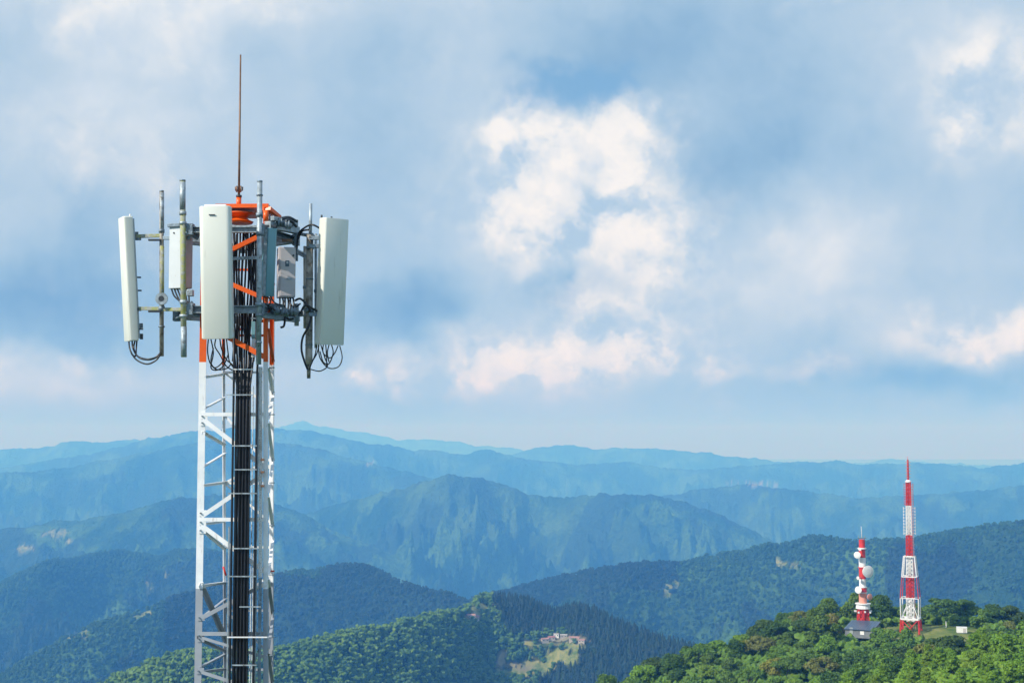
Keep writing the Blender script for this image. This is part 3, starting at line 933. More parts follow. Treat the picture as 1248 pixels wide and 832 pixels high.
# near wood: every tree its own thing
def scatter_near():
    pts = []
    r = np.random.default_rng(21)
    cand = []
    for _ in range(9000):
        Y = r.uniform(215, 500); px = r.uniform(735, 1285)
        X = (px - 624) / F * Y
        cand.append((X, Y))
    C = np.array(cand); Z = height(C[:, 0], C[:, 1])
    PX, PY = project(C[:, 0], C[:, 1], Z + 8)
    clr = clearing_dist(C[:, 0], C[:, 1])
    ok = (PY < 850) & (PY > 715) & (clr < 0)
    order = np.where(ok)[0]
    grid = []
    for i in order:
        X, Y = C[i]
        # keep the hut, the towers and the container in sight
        bx = 624 + C[i][0] / Y * F * 1.01
        if 1010 < bx < 1074 and 388 < Y < 440: continue
        if 1080 < bx < 1138 and 395 < Y < 446: continue
        if 1110 < bx < 1196 and 385 < Y < 446: continue
        gy = PY[i]
        if 1158 < bx < 1190 and 330 < Y < 446 and gy < 775: continue
        if 1020 < bx < 1062 and 340 < Y <= 390 and gy < 772: continue
        if 1118 < bx < 1186 and 340 < Y <= 390 and gy < 782: continue
        if 1084 < bx < 1134 and 330 < Y <= 404 and gy < 768: continue
        sp = 5.3 if Y < 300 else 6.5
        if all((X - a) ** 2 + ((Y - b) * 0.8) ** 2 > sp * sp for a, b, *_ in grid): grid.append((X, Y, PX[i], PY[i]))
    return grid


near = scatter_near()
near.sort(key=lambda q: q[1])
print('near trees', len(near))
for (X, Y, px, py) in near[:]:
    v = float(fbm(np.array([X / 22]), np.array([Y / 22]), 2, 90)[0]); rr = random.random()
    if Y < 312 and px > 960:
        k = 'pine' if rr < 0.85 else 'bright'; g = 'pines on the near spur'
        lab = 'feathery light green pine on the near spur below the far towers' if k == 'pine' else 'bright green leafy tree among the pines of the near spur'
        sc = random.uniform(0.5, 0.78)
    else:
        g = 'trees of the tower hilltop wood'
        if rr < 0.05 and px < 1010: k = 'yellow'
        elif rr < 0.12: k = 'olive'
        elif v > 0.15: k = random.choice(['broad_dark', 'spread_dark', 'broad_mid'])
        elif v < -0.2: k = random.choice(['bright', 'broad_mid', 'spread'])
        else: k = random.choice(['broad_mid', 'spread', 'broad_dark'])
        if px > 1000 and rr > 0.3: k = random.choice(['broad_dark', 'spread_dark', 'broad_mid'])
        where = 'on the slope left of the red and white towers' if px < 1000 else ('behind the red and white towers' if Y > 440 else 'in front of the red and white towers')
        lab = TREE_KINDS[k]['word'] + ' ' + where
        sc = random.uniform(0.62, 1.02)
        g = g + ' ' + where
    plant(k, X, Y, sc, lab, g)


# ------------------------------------------------------------------ forests far off: one stuff object each, crowns instanced on points
def small_crown(name, kind, seed, mat):
    r = np.random.default_rng(seed)
    V = []; Fs = []; base = 0
    if kind == 'broad':
        for i in range(5):
            v, f = ICO1
            c = np.array([r.uniform(-2.6, 2.6), r.uniform(-2.6, 2.6), r.uniform(5.0, 8.4)])
            rr = r.uniform(1.6, 2.8)
            vv = v * rr * (1 + 0.20 * r.standard_normal(len(v))[:, None]) * np.array([1, 1, 0.8]) + c
            V.append(vv); Fs += [tuple(j + base for j in q) for q in f]; base += len(v)
        v, f = ICO1
        V.append(v * np.array([3.4, 3.4, 3.2]) + np.array([0, 0, 3.6])); Fs += [tuple(j + base for j in q) for q in f]; base += len(v)
    else:
        n = 7; lev = 5
        for L_ in range(lev):
            z0 = 2.0 + L_ * 2.4; z1 = z0 + 4.2; rr = 3.7 * (1 - L_ / (lev + 0.6))
            ring = [[rr * (1 + 0.25 * r.standard_normal()) * math.cos(2 * math.pi * k / n + L_), rr * (1 + 0.25 * r.standard_normal()) * math.sin(2 * math.pi * k / n + L_), z0 + 0.5 * r.standard_normal()] for k in range(n)]
            ring.append([0, 0, z1]); V.append(np.array(ring))
            Fs += [(base + k, base + (k + 1) % n, base + n) for k in range(n)]; base += n + 1
    me = mesh_np(name, np.concatenate(V), Fs, mat, [False] * len(Fs))
    return me


def forest(name, label, X, Y, Z, kind, mat, sc0, sc1, seed):
    r = np.random.default_rng(seed)
    n = len(X)
    me = bpy.data.meshes.new(name); me.vertices.add(n)
    me.vertices.foreach_set('co', np.stack([X, Y, Z], -1).astype(np.float32).ravel())
    sc = r.uniform(sc0, sc1, n); rz = r.uniform(0, 6.28, n); pick = r.integers(0, 4, n)
    a = me.attributes.new('size', 'FLOAT', 'POINT'); a.data.foreach_set('value', sc.astype(np.float32))
    a = me.attributes.new('turn', 'FLOAT', 'POINT'); a.data.foreach_set('value', rz.astype(np.float32))
    a = me.attributes.new('pick', 'INT', 'POINT'); a.data.foreach_set('value', pick.astype(np.int32))
    me.materials.append(M[mat])
    o = bpy.data.objects.new(name, me); COL.objects.link(o)
    tag(o, label, kind='stuff')
    ng = bpy.data.node_groups.new(name, 'GeometryNodeTree')
    ng.interface.new_socket('Geometry', in_out='INPUT', socket_type='NodeSocketGeometry')
    ng.interface.new_socket('Geometry', in_out='OUTPUT', socket_type='NodeSocketGeometry')
    gi = ng.nodes.new('NodeGroupInput'); go = ng.nodes.new('NodeGroupOutput')
    inst = ng.nodes.new('GeometryNodeInstanceOnPoints')
    ng.links.new(gi.outputs[0], inst.inputs['Points'])
    g2i = ng.nodes.new('GeometryNodeGeometryToInstance')
    for i in range(4):
        src = bpy.data.objects.new('crown', small_crown('crown', kind, seed * 7 + i, M[mat]))
        oi = ng.nodes.new('GeometryNodeObjectInfo'); oi.inputs['Object'].default_value = src
        ng.links.new(oi.outputs['Geometry'], g2i.inputs[0])
    ng.links.new(g2i.outputs[0], inst.inputs['Instance'])
    inst.inputs['Pick Instance'].default_value = True
    def na(nm, ty='FLOAT'):
        q = ng.nodes.new('GeometryNodeInputNamedAttribute'); q.data_type = ty; q.inputs[0].default_value = nm; return q.outputs[0]
    ng.links.new(na('pick', 'INT'), inst.inputs['Instance Index'])
    ng.links.new(na('size'), inst.inputs['Scale'])
    cx = ng.nodes.new('ShaderNodeCombineXYZ'); ng.links.new(na('turn'), cx.inputs[2])
    ng.links.new(cx.outputs[0], inst.inputs['Rotation'])
    ng.links.new(inst.outputs[0], go.inputs[0])
    md = o.modifiers.new('forest', 'NODES'); md.node_group = ng
    return o


def undergrowth():
    r = np.random.default_rng(51)
    Y = r.uniform(205, 500, 16000); X = (r.uniform(700, 1300, 16000) - 624) / F * Y
    Z = height(X, Y)
    k = clearing_dist(X, Y) < 0.5
    X, Y, Z = X[k], Y[k], Z[k]
    return X, Y, Z


X, Y, Z = undergrowth()
near_spur = Y < 315
forest('undergrowth', 'dense green undergrowth filling the gaps between the hilltop trees', X[~near_spur], Y[~near_spur], Z[~near_spur] - 0.9, 'broad', 'leaf_mid', 0.22, 0.46, 45)
forest('spur_undergrowth', 'light green scrub between the pines of the near spur', X[near_spur], Y[near_spur], Z[near_spur] - 0.6, 'broad', 'needles', 0.16, 0.34, 46)


def scatter_far(y0, y1, px0, px1, spacing, seed):
    r = np.random.default_rng(seed)
    ys = np.arange(y0, y1, spacing)
    X = []; Y = []
    for y in ys:
        xs = np.arange((px0 - 624) / F * y, (px1 - 624) / F * y, spacing)
        X.append(xs); Y.append(np.full(len(xs), y))
    X = np.concatenate(X); Y = np.concatenate(Y)
    X = X + r.uniform(-0.45, 0.45, len(X)) * spacing; Y = Y + r.uniform(-0.45, 0.45, len(X)) * spacing
    Z = height(X, Y)
    px, py = project(X, Y, Z + 14)
    keep = (py < 850)
    # drop trees that a nearer slope hides
    X, Y, Z = X[keep], Y[keep], Z[keep]
    tan = (Z + 16) / Y
    mx = np.full(len(X), -9.0)
    for q in np.linspace(0.3, 0.99, 24):
        h = height(X * q, Y * q) / (Y * q)
        mx = np.maximum(mx, h)
    keep = tan > mx - 0.002
    X, Y, Z = X[keep], Y[keep], Z[keep]
    bare, grass = cover(X, Y, Z)
    keep = (bare < 0.3) & ((grass < 0.4) | (r.random(len(X)) < 0.16))
    g = grass[keep]
    X, Y, Z = X[keep], Y[keep], Z[keep]
    return X, Y, Z, cedar_or_shade_mask(X, Y, Z) & (g < 0.2)


X, Y, Z, ced_or_shade = scatter_far(950, 1900, -60, 1300, 5.6, 31)
print('mid forest', len(X), ced_or_shade.sum())
forest('broadleaf_forest', 'mixed green broadleaf forest covering the middle hill', X[~ced_or_shade], Y[~ced_or_shade], Z[~ced_or_shade] - 1, 'broad', 'forest', 0.55, 1.05, 41)
forest('cedar_forest', 'dark cedar plantation on the right side of the middle hill', X[ced_or_shade], Y[ced_or_shade], Z[ced_or_shade] - 1, 'cedar', 'cedar', 0.60, 0.80, 42)
X, Y, Z, ced_or_shade = scatter_far(2050, 4300, -60, 1300, 9.0, 32)
print('far forest', len(X), ced_or_shade.sum())
forest('ridge_forest', 'broadleaf forest on the blue ridges beyond the middle hill', X[~ced_or_shade], Y[~ced_or_shade], Z[~ced_or_shade] - 2, 'broad', 'ridge_leaves', 0.8, 1.35, 43)
forest('ridge_cedar_shade_forest', 'dark cedar stands and trees coloured dark for cloud shadow on the blue ridges beyond the middle hill', X[ced_or_shade], Y[ced_or_shade], Z[ced_or_shade] - 2, 'broad', 'cedar', 0.75, 1.2, 44)  # cedar colour also paints cloud shadow into these broadleaf crowns
#@@OBJECTS

# ------------------------------------------------------------------ the near telecom tower
BASE_Z = -44.0
tower = empty('lattice_tower', (P(285, 640, 20.4).x, 20.4, BASE_Z))
tag(tower, 'tall steel lattice tower with orange top and white legs carrying black cables', 'tower')


class Leg:
    def __init__(self, px1, px2, Y, top=262):
        self.a = P(px1, 440, Y); self.b = P(px2, 832, Y); self.top = P(px1, top, Y).z

    def at(self, py=None, z=None):
        if z is None: z = T(py) * self.a.y
        k = (z - self.a.z) / (self.b.z - self.a.z)
        p = self.a.lerp(self.b, k); p.z = z
        return p


FL, FR = Leg(247, 241, 20.0), Leg(323.5, 323.5, 19.95)
BR, BL = Leg(331.5, 330.5, 20.85), Leg(272.8, 274.5, 20.9)
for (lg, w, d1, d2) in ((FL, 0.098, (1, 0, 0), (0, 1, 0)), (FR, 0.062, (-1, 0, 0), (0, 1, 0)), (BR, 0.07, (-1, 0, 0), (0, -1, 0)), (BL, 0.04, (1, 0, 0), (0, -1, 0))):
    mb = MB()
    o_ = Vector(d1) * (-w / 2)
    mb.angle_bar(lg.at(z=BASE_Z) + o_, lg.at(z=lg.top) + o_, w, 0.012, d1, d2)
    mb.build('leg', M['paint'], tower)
# gusset plates and bolts on the front left leg
for py in (507, 515, 625, 636, 646, 752, 774, 778, 817):
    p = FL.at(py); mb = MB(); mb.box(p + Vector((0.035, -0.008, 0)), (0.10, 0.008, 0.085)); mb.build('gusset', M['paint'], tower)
    b_ = MB().tube([p + Vector((0.01, -0.035, 0)), p + Vector((0.01, 0.0, 0))], 0.012, 6); b_.build('bolt', M['galvdark'], tower)
for py in (448, 505, 588, 640, 700, 776, 798):
    p = FR.at(py) + Vector((0.055, -0.01, 0))
    MB().tube([p, p + Vector((0.075, 0.0, 0.0))], 0.008, 6).build('step_bolt', M['galvdark'], tower)


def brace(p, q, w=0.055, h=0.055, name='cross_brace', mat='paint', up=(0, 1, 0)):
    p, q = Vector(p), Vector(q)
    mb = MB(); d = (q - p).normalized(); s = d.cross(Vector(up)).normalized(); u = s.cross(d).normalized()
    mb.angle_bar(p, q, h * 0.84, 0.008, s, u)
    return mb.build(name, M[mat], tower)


fo = Vector((0, -0.012, 0))
# front face: horizontals and zig-zag
for py in (379, 507, 635, 774):
    brace(FL.at(py) + fo, FR.at(py) + fo, h=0.062)
zig = [(FL, 300), (FR, 330), (FL, 345), (FR, 367), (FL, 405), (FR, 436), (FL, 500)]
brace(FL.at(323) + fo, FR.at(287) + fo, h=0.075)
brace(FL.at(335) + fo, FR.at(367) + fo, h=0.075)
brace(FL.at(398) + fo, FR.at(439) + fo, h=0.085)
brace(FL.at(513) + fo, FR.at(573) + fo, h=0.075)
brace(FR.at(573) + fo, FL.at(627) + fo, h=0.070)
brace(FL.at(642) + fo, FR.at(700) + fo, h=0.075)
brace(FR.at(708) + fo, FL.at(752) + fo, h=0.065)
brace(FL.at(777) + fo, FR.at(802) + fo, h=0.045)
brace(FL.at(819) + fo, FR.at(846) + fo, h=0.055)
# left face
for py in (458, 590, 637, 712, 817):
    brace(FL.at(py), BL.at(py - 4), h=0.05, up=(1, 0, 0))
for (a, b) in ((497, 483), (525, 541), (568, 551), (643, 668), (753, 728), (812, 795), (777, 792)):
    brace(FL.at(a), BL.at(b), h=0.045, up=(1, 0, 0))
brace(FL.at(710), Leg(283, 283, 20.9).at(800), h=0.075, up=(1, 0, 0))
# back and right faces
for py in (330, 410, 455, 507, 590, 668, 745, 817):
    brace(BL.at(py), BR.at(py), h=0.04)
for (a, b) in ((410, 388), (455, 500), (507, 575), (590, 560), (590, 640), (745, 700), (745, 800)):
    brace(BL.at(a), BR.at(b), h=0.04)
for (a, b) in ((300, 330), (380, 345), (400, 440), (448, 478), (510, 480), (515, 560), (600, 560), (605, 640), (700, 655), (705, 745), (790, 750), (795, 830)):
    brace(FR.at(a) + Vector((0.02, 0, 0)), BR.at(b), w=0.04, h=0.05, up=(1, 0, 0))
# bays below the frame down to the footing
step = 1.48; z0 = FL.at(817).z - 0.35
k = 0
while z0 - step > BASE_Z:
    z1 = z0 - step
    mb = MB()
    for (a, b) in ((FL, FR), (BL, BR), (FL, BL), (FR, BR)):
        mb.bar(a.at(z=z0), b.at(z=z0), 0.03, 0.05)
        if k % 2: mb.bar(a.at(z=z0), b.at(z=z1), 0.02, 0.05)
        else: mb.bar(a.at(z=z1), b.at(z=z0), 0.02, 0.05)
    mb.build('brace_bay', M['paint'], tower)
    z0 = z1; k += 1
MB().box(Vector((P(285, 640, 20.4).x, 20.4, BASE_Z - 0.4)), (2.6, 2.6, 1.2)).build('footing', M['concrete'], tower)

# cable bundle
CY = 19.86; CU = 20.20
zt = P(300, 282, CU).z; zm = P(300, 440, CY).z; zk = P(300, 470, CY).z
xs_low = [286.4, 288.6, 290.8, 293, 295, 297, 299, 301, 303]
xs_top = [285, 288.6, 291.6, 295, 298.6, 302, 305.6, 309, 312.2]
for i, (xl, xt) in enumerate(zip(xs_low, xs_top)):
    yy = CY + (0.03 if i % 2 else 0)
    yu = CU + (0.03 if i % 2 else 0); Xl = P(xl, 640, yy).x; Xt = P(xt, 350, yu).x
    pts = [(Xl, yy, BASE_Z), (Xl, yy, -20)]
    for z in np.linspace(-6, zk, 8): pts.append((Xl + 0.004 * math.sin(z * 3 + i * 2), yy, z))
    pts += [(Xl * 0.5 + Xt * 0.5, (yy + yu) / 2, zm)]
    for z in np.linspace(zm + 0.35, zt, 6): pts.append((Xt + 0.010 * math.sin(z * 4 + i), yu + 0.012 * math.sin(z * 5 + i * 1.7), z))
    MB().tube(pts, 0.0140 if i % 3 else 0.016, 8).build('cable', M['rubber'], tower)
for i, xl in enumerate((282.2, 310.8)):
    X_ = P(xl, 640, 19.84).x
    MB().tube([(X_, 19.84, BASE_Z), (X_, 19.84, -3), (X_ + 0.006, 19.84, P(300, 450, CY).z), (X_ - 0.004, 20.12 if i else 19.84, P(300, 400 if i == 0 else 380, CY).z)], 0.016, 8).build('cable', M['rubber'], tower)
for i, xt in enumerate((284.5, 287.5, 291.5, 295.6, 298.8, 302.4, 304.4, 306.0, 309.7, 311, 313.4)):
    X_ = P(xt, 350, CU + 0.06).x; zz0 = P(300, 440 - 9 * (i % 3), CU).z
    pts = [(X_ + 0.014 * math.sin(z * 6 + i * 1.3), CU + 0.07, z) for z in np.linspace(zz0, zt - 0.03 * (i % 3), 9)]
    MB().tube(pts, 0.012, 7).build('cable', M['rubber'], tower)
for i, x_ in enumerate((305.5, 308)):
    X_ = P(x_, 700, 20.3).x
    MB().tube([(X_, 20.33, BASE_Z), (X_, 20.33, P(300, 470 + 200 * i, 20.3).z)], 0.008, 6).build('cable', M['galv'], tower)
# cable ladder: rails and rungs
for xl in (279.3, 313.0):
    X_ = P(xl, 640, 19.87).x
    MB().bar((X_, 19.87, BASE_Z), (X_, 19.87, P(300, 455 if xl > 300 else 640, 20.1).z), 0.018, 0.03).build('ladder_rail', M['galv'], tower)
for py, x0, x1 in ((450, 283, 309), (481, 276, 309), (543, 283, 313), (572, 286, 313), (601, 278, 313), (668, 283, 314), (702, 277, 312), (739, 292, 318), (776, 277, 326), (810, 283, 313)):
    a = P(x0, py, 19.815); b = P(x1, py, 19.815); a.z = b.z
    MB().bar(a, b, 0.02, 0.016).build('rung', M['farwhite'] if py in (450, 776) else M['galv'], tower)
for py in np.arange(850, 2300, 34):
    a = P(279, py, 20.08); b = P(313, py, 20.08); 
    if b.z < BASE_Z: break
mb = MB()
for z in np.arange(-3.9, BASE_Z, -0.36): mb.bar((P(279, 800, 19.815).x, 19.815, z), (P(313, 800, 19.815).x, 19.815, z), 0.02, 0.016)
mb.build('rung_run', M['galv'], tower)
# perforated rail beside the front right leg, dull cover below it
a = P(317.6, 447, 19.9); b = P(317.4, 703, 19.9)
MB().bar(a, b, 0.05, 0.03, (0, 1, 0)).build('perforated_rail', M['perfor'], tower)
a = P(317.2, 704, 19.9); MB().bar(a, (a.x, 19.9, BASE_Z), 0.042, 0.03, (0, 1, 0)).build('cable_cover', M['galvdark'], tower)
for py in (560, 575, 592): 
    p = P(320, py, 19.87); MB().box(p, (0.05, 0.03, 0.03)).build('rail_clamp', M['rust'], tower)
# red warning tags
MB().tube([P(272, 690, 20.7), P(275.5, 701, 20.7)], 0.014, 6).build('warning_tag', M['red'], tower)
MB().box(P(331.5, 695.5, 20.6), (0.07, 0.02, 0.02)).build('warning_tag', M['red'], tower)

# orange head plate with spool
ctr = P(303, 257, 20.4); cx, cz = ctr.x, ctr.z
mb = MB()
prof = [(FL.at(z=cz).x + 0.16, 19.93), (FR.at(z=cz).x + 0.05, 19.90), (BR.at(z=cz).x + 0.05, 20.92), (BL.at(z=cz).x - 0.03, 20.97)]
mb.prism((0, 0, cz - 0.03), (0, 0, cz + 0.025), prof, (1, 0, 0), (0, 1, 0))
mb.build('head_plate', M['orange'], tower)
sp = P(292, 264, 20.15)
mb = MB(); z_ = sp.z
mb.lathe((sp.x, 20.15, 0), (0, 0, 1), [(z_ - 0.10, 0.18), (z_ - 0.075, 0.20), (z_ - 0.055, 0.15), (z_ - 0.02, 0.10), (z_ + 0.015, 0.15), (z_ + 0.035, 0.21), (z_ + 0.05, 0.21)], 28)
mb.build('spool', M['orange'], tower)
mb = MB(); mb.bar(P(326, 254, 19.9), P(339, 265, 20.2), 0.10, 0.05); mb.bar(P(320, 254, 19.9), P(333, 268, 20.5), 0.05, 0.06)
mb.build('corner_strut', M['orange'], tower)
mb = MB(); q = P(324, 262, 19.85); mb.tube([q - Vector((0, 0, 0.09)), q + Vector((0, 0, 0.06))], 0.038, 12); mb.build('corner_stub', M['orange'], tower)

# lightning rod standing on the head plate
rb = P(291, 254, 20.15); rt = P(293.2, 67, 20.2)
rod = empty('lightning_rod', rb); tag(rod, 'thin brown lightning rod rising from the orange top of the lattice tower', 'lightning rod')
MB().tube([rb, rb + Vector((0, 0, 0.16))], 0.036, 12).build('socket', M['orange'], rod)
j = rb + Vector((0, 0, 0.16))
MB().tube([j, j + Vector((0, 0, 0.03))], 0.042, 12).build('collar', M['darkcap'], rod)
MB().tube([j, j.lerp(rt, 0.3), rt], [0.018, 0.016, 0.011], 8).build('rod', M['rust'], rod)
mb = MB()
for s_ in (-1, 1):
    q = j + Vector((0.0, 0, 0.10)); mb.tube([q, q + Vector((s_ * 0.05, 0, 0.0)), q + Vector((s_ * 0.05, 0, 0.05))], 0.011, 6)
    mb.tube([q + Vector((s_ * 0.028, -0.02, -0.03)), q + Vector((s_ * 0.028, -0.02, 0.06))], 0.012, 6)
mb.build('clamp', M['rust'], rod)

# ------------------------------------------------------------------ mounting frame round the tower head
fr = empty('antenna_mount', (cx, 20.4, P(300, 377, 20).z))
tag(fr, 'grey galvanised two-tier steel frame ringing the orange tower head', 'steel frame')
J = {}
for tier, py in (('up', 280), ('lo', 377)):
    zt_ = P(300, py, 19.7).z
    J[tier] = dict(a=Vector((P(232, py, 19.7).x, 19.7, zt_)), b=Vector((P(318, py, 19.7).x, 19.7, zt_)),
                   c=Vector((P(361, py, 20.75).x, 20.75, zt_)), d=Vector((P(296, py, 21.6).x, 21.6, zt_)), e=Vector((P(216, py, 20.75).x, 20.75, zt_)))
for tier in ('up', 'lo'):
    q = J[tier]; names = 'abcde'
    for i in range(5):
        p0, p1 = q[names[i]], q[names[(i + 1) % 5]]
        mb = MB(); h = 0.105 if tier == 'lo' else 0.085
        up = Vector((0, 0, 1)); d = (p1 - p0).normalized(); s = up.cross(d).normalized()
        prof = [(-0.045, -h / 2), (0.045, -h / 2), (0.045, -h / 2 + 0.012), (-0.032, -h / 2 + 0.012), (-0.032, h / 2 - 0.012), (0.045, h / 2 - 0.012), (0.045, h / 2), (-0.045, h / 2)]
        mb.prism(p0, p1, prof, s * (-1), up)
        mb.build('beam', M['galv'] if i != 1 else M['galvdark'], fr)
    # ties to the tower legs
    for (p0, lg) in ((q['a'], FL), (q['b'], FR), (q['c'], BR), (q['e'], BL)):
        e_ = lg.at(z=p0.z + 0.02)
        MB().bar(p0, e_, 0.06, 0.06).build('tie', M['galv'], fr)
for k_, dx in (('a', 0), ('b', 0), ('c', 0), ('e', 0), ('d', 0)):
    for tier in ('up', 'lo'):
        p = J[tier][k_]
        mb = MB(); mb.box(p + Vector((0, -0.01, 0)), (0.10, 0.13, 0.16)); mb.build('corner_plate', M['galvdark'], fr, 0.006)
        mb = MB()
        for sx in (-0.055, 0.055):
            for sz in (-0.05, 0.05):
                mb.tube([p + Vector((sx * 0.7, -0.10, sz)), p + Vector((sx * 0.7, 0.10, sz))], 0.008, 6)
        mb.build('bolt_set', M['galv'], fr)
# second rails seen over the front beams
MB().bar(P(283, 277, 19.74), P(316, 277, 19.74), 0.05, 0.05).build('rail', M['galv'], fr)
MB().bar(P(284, 315, 20.02), P(314, 314, 19.95), 0.03, 0.045).build('rail', M['galv'], fr)
MB().bar(P(318, 371, 19.72), P(345, 373, 20.3), 0.05, 0.05).build('rail', M['galvdark'], fr)
# right hand arms
for (a, b, w) in (((332, 266, 19.8), (361, 273, 20.5), 0.06), ((326, 274, 19.8), (362, 281, 20.6), 0.10), ((361, 306, 20.6), (377, 314, 20.3), 0.06), ((318, 384, 19.8), (362, 390, 20.5), 0.07), ((361, 284, 20.6), (391, 290, 20.2), 0.05),
                  ((361, 383, 20.6), (376, 382, 20.3), 0.07)):
    MB().bar(P(*a), P(*b), w, w).build('arm', M['galv'], fr, 0.004)
MB().bar(P(361, 268, 20.55), P(361, 318, 20.55), 0.05, 0.05, (0, 1, 0)).build('post', M['galvdark'], fr)
MB().tube([P(361.5, 370, 20.45), P(361.5, 397, 20.45)], 0.033, 12).build('post', M['galv'], fr)
for (px, py, r_) in ((341, 272, 0.05), (350, 275, 0.045), (336, 379, 0.05), (347, 381, 0.055), (357, 380, 0.04), (330, 268, 0.045)):
    c_ = P(px, py, 20.0)
    mb = MB(); mb.tube([c_ + Vector((-0.05, -0.03, 0.02)), c_ + Vector((0.06, 0.0, -0.015))], r_, 10)
    mb.tube([c_ + Vector((0, -0.09, -0.06)), c_ + Vector((0, -0.09, 0.07))], 0.012, 6); mb.tube([c_ + Vector((0.04, -0.09, -0.05)), c_ + Vector((0.04, -0.09, 0.06))], 0.010, 6)
    mb.build('clamp', M['galvdark'], fr)
for (a, b) in (((343, 266, 20), (362, 270, 20.4)), ((345, 269, 20), (361, 276, 20.4))):
    MB().tube(spline([P(*a), P((a[0] + b[0]) / 2, min(a[1], b[1]) - 1, 20.2), P(*b)], 5), 0.02, 8).build('conduit', M['darkcap'], fr)
MB().box(P(350, 293, 20.3), (0.14, 0.08, 0.035)).build('bracket', M['rust'], fr)
# left hand lichen-covered arms that hold the outer pipe
for (a, b, mt) in (((233, 290, 20.1), (199, 290, 20.25), 'galvdark'), ((232, 377, 20.1), (199, 377, 20.25), 'lichen'), ((199, 287, 20.25), (166, 288, 20.3), 'lichen'), ((199, 376, 20.25), (169, 376, 20.3), 'lichen')):
    MB().bar(P(*a), P(*b), 0.045, 0.05).build('arm', M[mt], fr, 0.004)
for (px, py) in ((187, 292.5), (187, 379.5)):
    MB().bar(P(px - 6, py, 20.2), P(px + 9, py, 20.2), 0.05, 0.025).build('bracket', M['darkcap'], fr)
mb = MB(); mb.box(P(233, 376, 19.85), (0.10, 0.05, 0.15)); mb.build('plate', M['galvdark'], fr, 0.004)
mb = MB(); mb.bar(P(222, 272, 19.8), P(243, 285, 19.85), 0.11, 0.05); mb.bar(P(234, 283, 19.85), P(243, 288, 19.9), 0.05, 0.12); mb.build('arm', M['galvdark'], fr)
mb = MB(); mb.bar(P(222, 380, 19.8), P(244, 384, 19.85), 0.08, 0.05); mb.bar(P(232, 368, 19.85), P(244, 382, 19.9), 0.03, 0.05); mb.build('arm', M['galvdark'], fr)


# ------------------------------------------------------------------ pipes that hold the antennas
def pipe(label, top, bot, r_, mat, collars=(), clamp_mat='galvdark'):
    a, b = P(*bot), P(*top)
    root = empty('mounting_pipe', a); tag(root, label, 'pipe', 'vertical antenna pipes on the tower head')
    if isinstance(r_, list):
        MB().tube([a, a.lerp(b, 0.085), a.lerp(b, 0.13), b], r_, 16).build('tube', M[mat], root)
    else:
        MB().tube([a, b], r_, 16).build('tube', M[mat], root)
    L_ = b - a
    for (py, rr, hh) in collars:
        k_ = (T(py) * a.y - a.z) / L_.z
        c_ = a + L_ * k_
        MB().tube([c_ - Vector((0, 0, hh / 2)), c_ + Vector((0, 0, hh / 2))], rr, 16).build('collar', M[clamp_mat], root)
    MB().tube([b, b + Vector((0, 0, 0.02))], (r_ if not isinstance(r_, list) else r_[-1]) * 1.06, 16).build('cap', M['galvdark'], root)
    return root


pa = pipe('weathered outer pipe with a round dark ring, beside the leftmost antenna', (197, 234, 20.25), (197, 434, 20.25), 0.031, 'brownpipe', ((281.5, 0.042, 0.05), (376, 0.045, 0.07), (398, 0.045, 0.02)))
MB().tube([P(197.3, 235, 20.25), P(197.3, 281, 20.25)], 0.0325, 16).build('bare_end', M['galv'], pa)
MB().tube([P(197.3, 300, 20.25), P(197.3, 374, 20.25)], 0.0328, 16).build('lichen_band', M['lichen'], pa)
rc = P(197, 364, 20.15)
mb = MB()
for k in range(24):
    a0 = 2 * math.pi * k / 24; a1 = 2 * math.pi * (k + 1) / 24
    mb.bar(rc + Vector((math.cos(a0), 0, math.sin(a0))) * 0.058, rc + Vector((math.cos(a1), 0, math.sin(a1))) * 0.058, 0.06, 0.036, (0, 1, 0))
mb.build('ring', M['galv'], pa)
MB().tube([rc + Vector((0, -0.02, 0)), rc + Vector((0, 0.03, 0))], 0.04, 16).build('ring_hub', M['darkcap'], pa)
pb = pipe('yellow-green lichened pipe standing in front of the pale box', (222.5, 221, 19.62), (224, 435, 19.62), 0.040, 'lichen', ((260, 0.05, 0.05), (272, 0.052, 0.04), (368, 0.052, 0.05), (385, 0.056, 0.04)), 'galv')
MB().tube([P(222.5, 222, 19.62), P(222.6, 256, 19.62)], 0.0415, 16).build('bare_end', M['galv'], pb)
MB().tube([P(223.9, 398, 19.62), P(224, 434, 19.62)], 0.0415, 16).build('bare_end', M['galv'], pb)
pc = pipe('bare grey pipe before the cables, next to the teal antenna', (316.6, 222, 19.6), (315.2, 444, 19.6), 0.037, 'galv', ((238, 0.046, 0.02), (262, 0.05, 0.05), (285, 0.045, 0.06), (371, 0.055, 0.05), (384, 0.05, 0.04), (417, 0.045, 0.02)))
pd = pipe('thick beige-grey pipe with a narrow foot, behind the rightmost antenna', (377.8, 286, 20.3), (376.2, 461, 20.3), [0.026, 0.030, 0.052, 0.050], 'brownpipe', ((302, 0.062, 0.03), (340, 0.056, 0.02), (378, 0.07, 0.06), (420, 0.056, 0.012)))
MB().tube([P(378.6, 248, 20.3), P(378.2, 288, 20.3)], 0.024, 12).build('top_tube', M['galv'], pd)
MB().tube([P(377.2, 425, 20.29), P(376.2, 444, 20.29)], [0.045, 0.047], 12).build('foot_band', M['beigepipe'], pd)
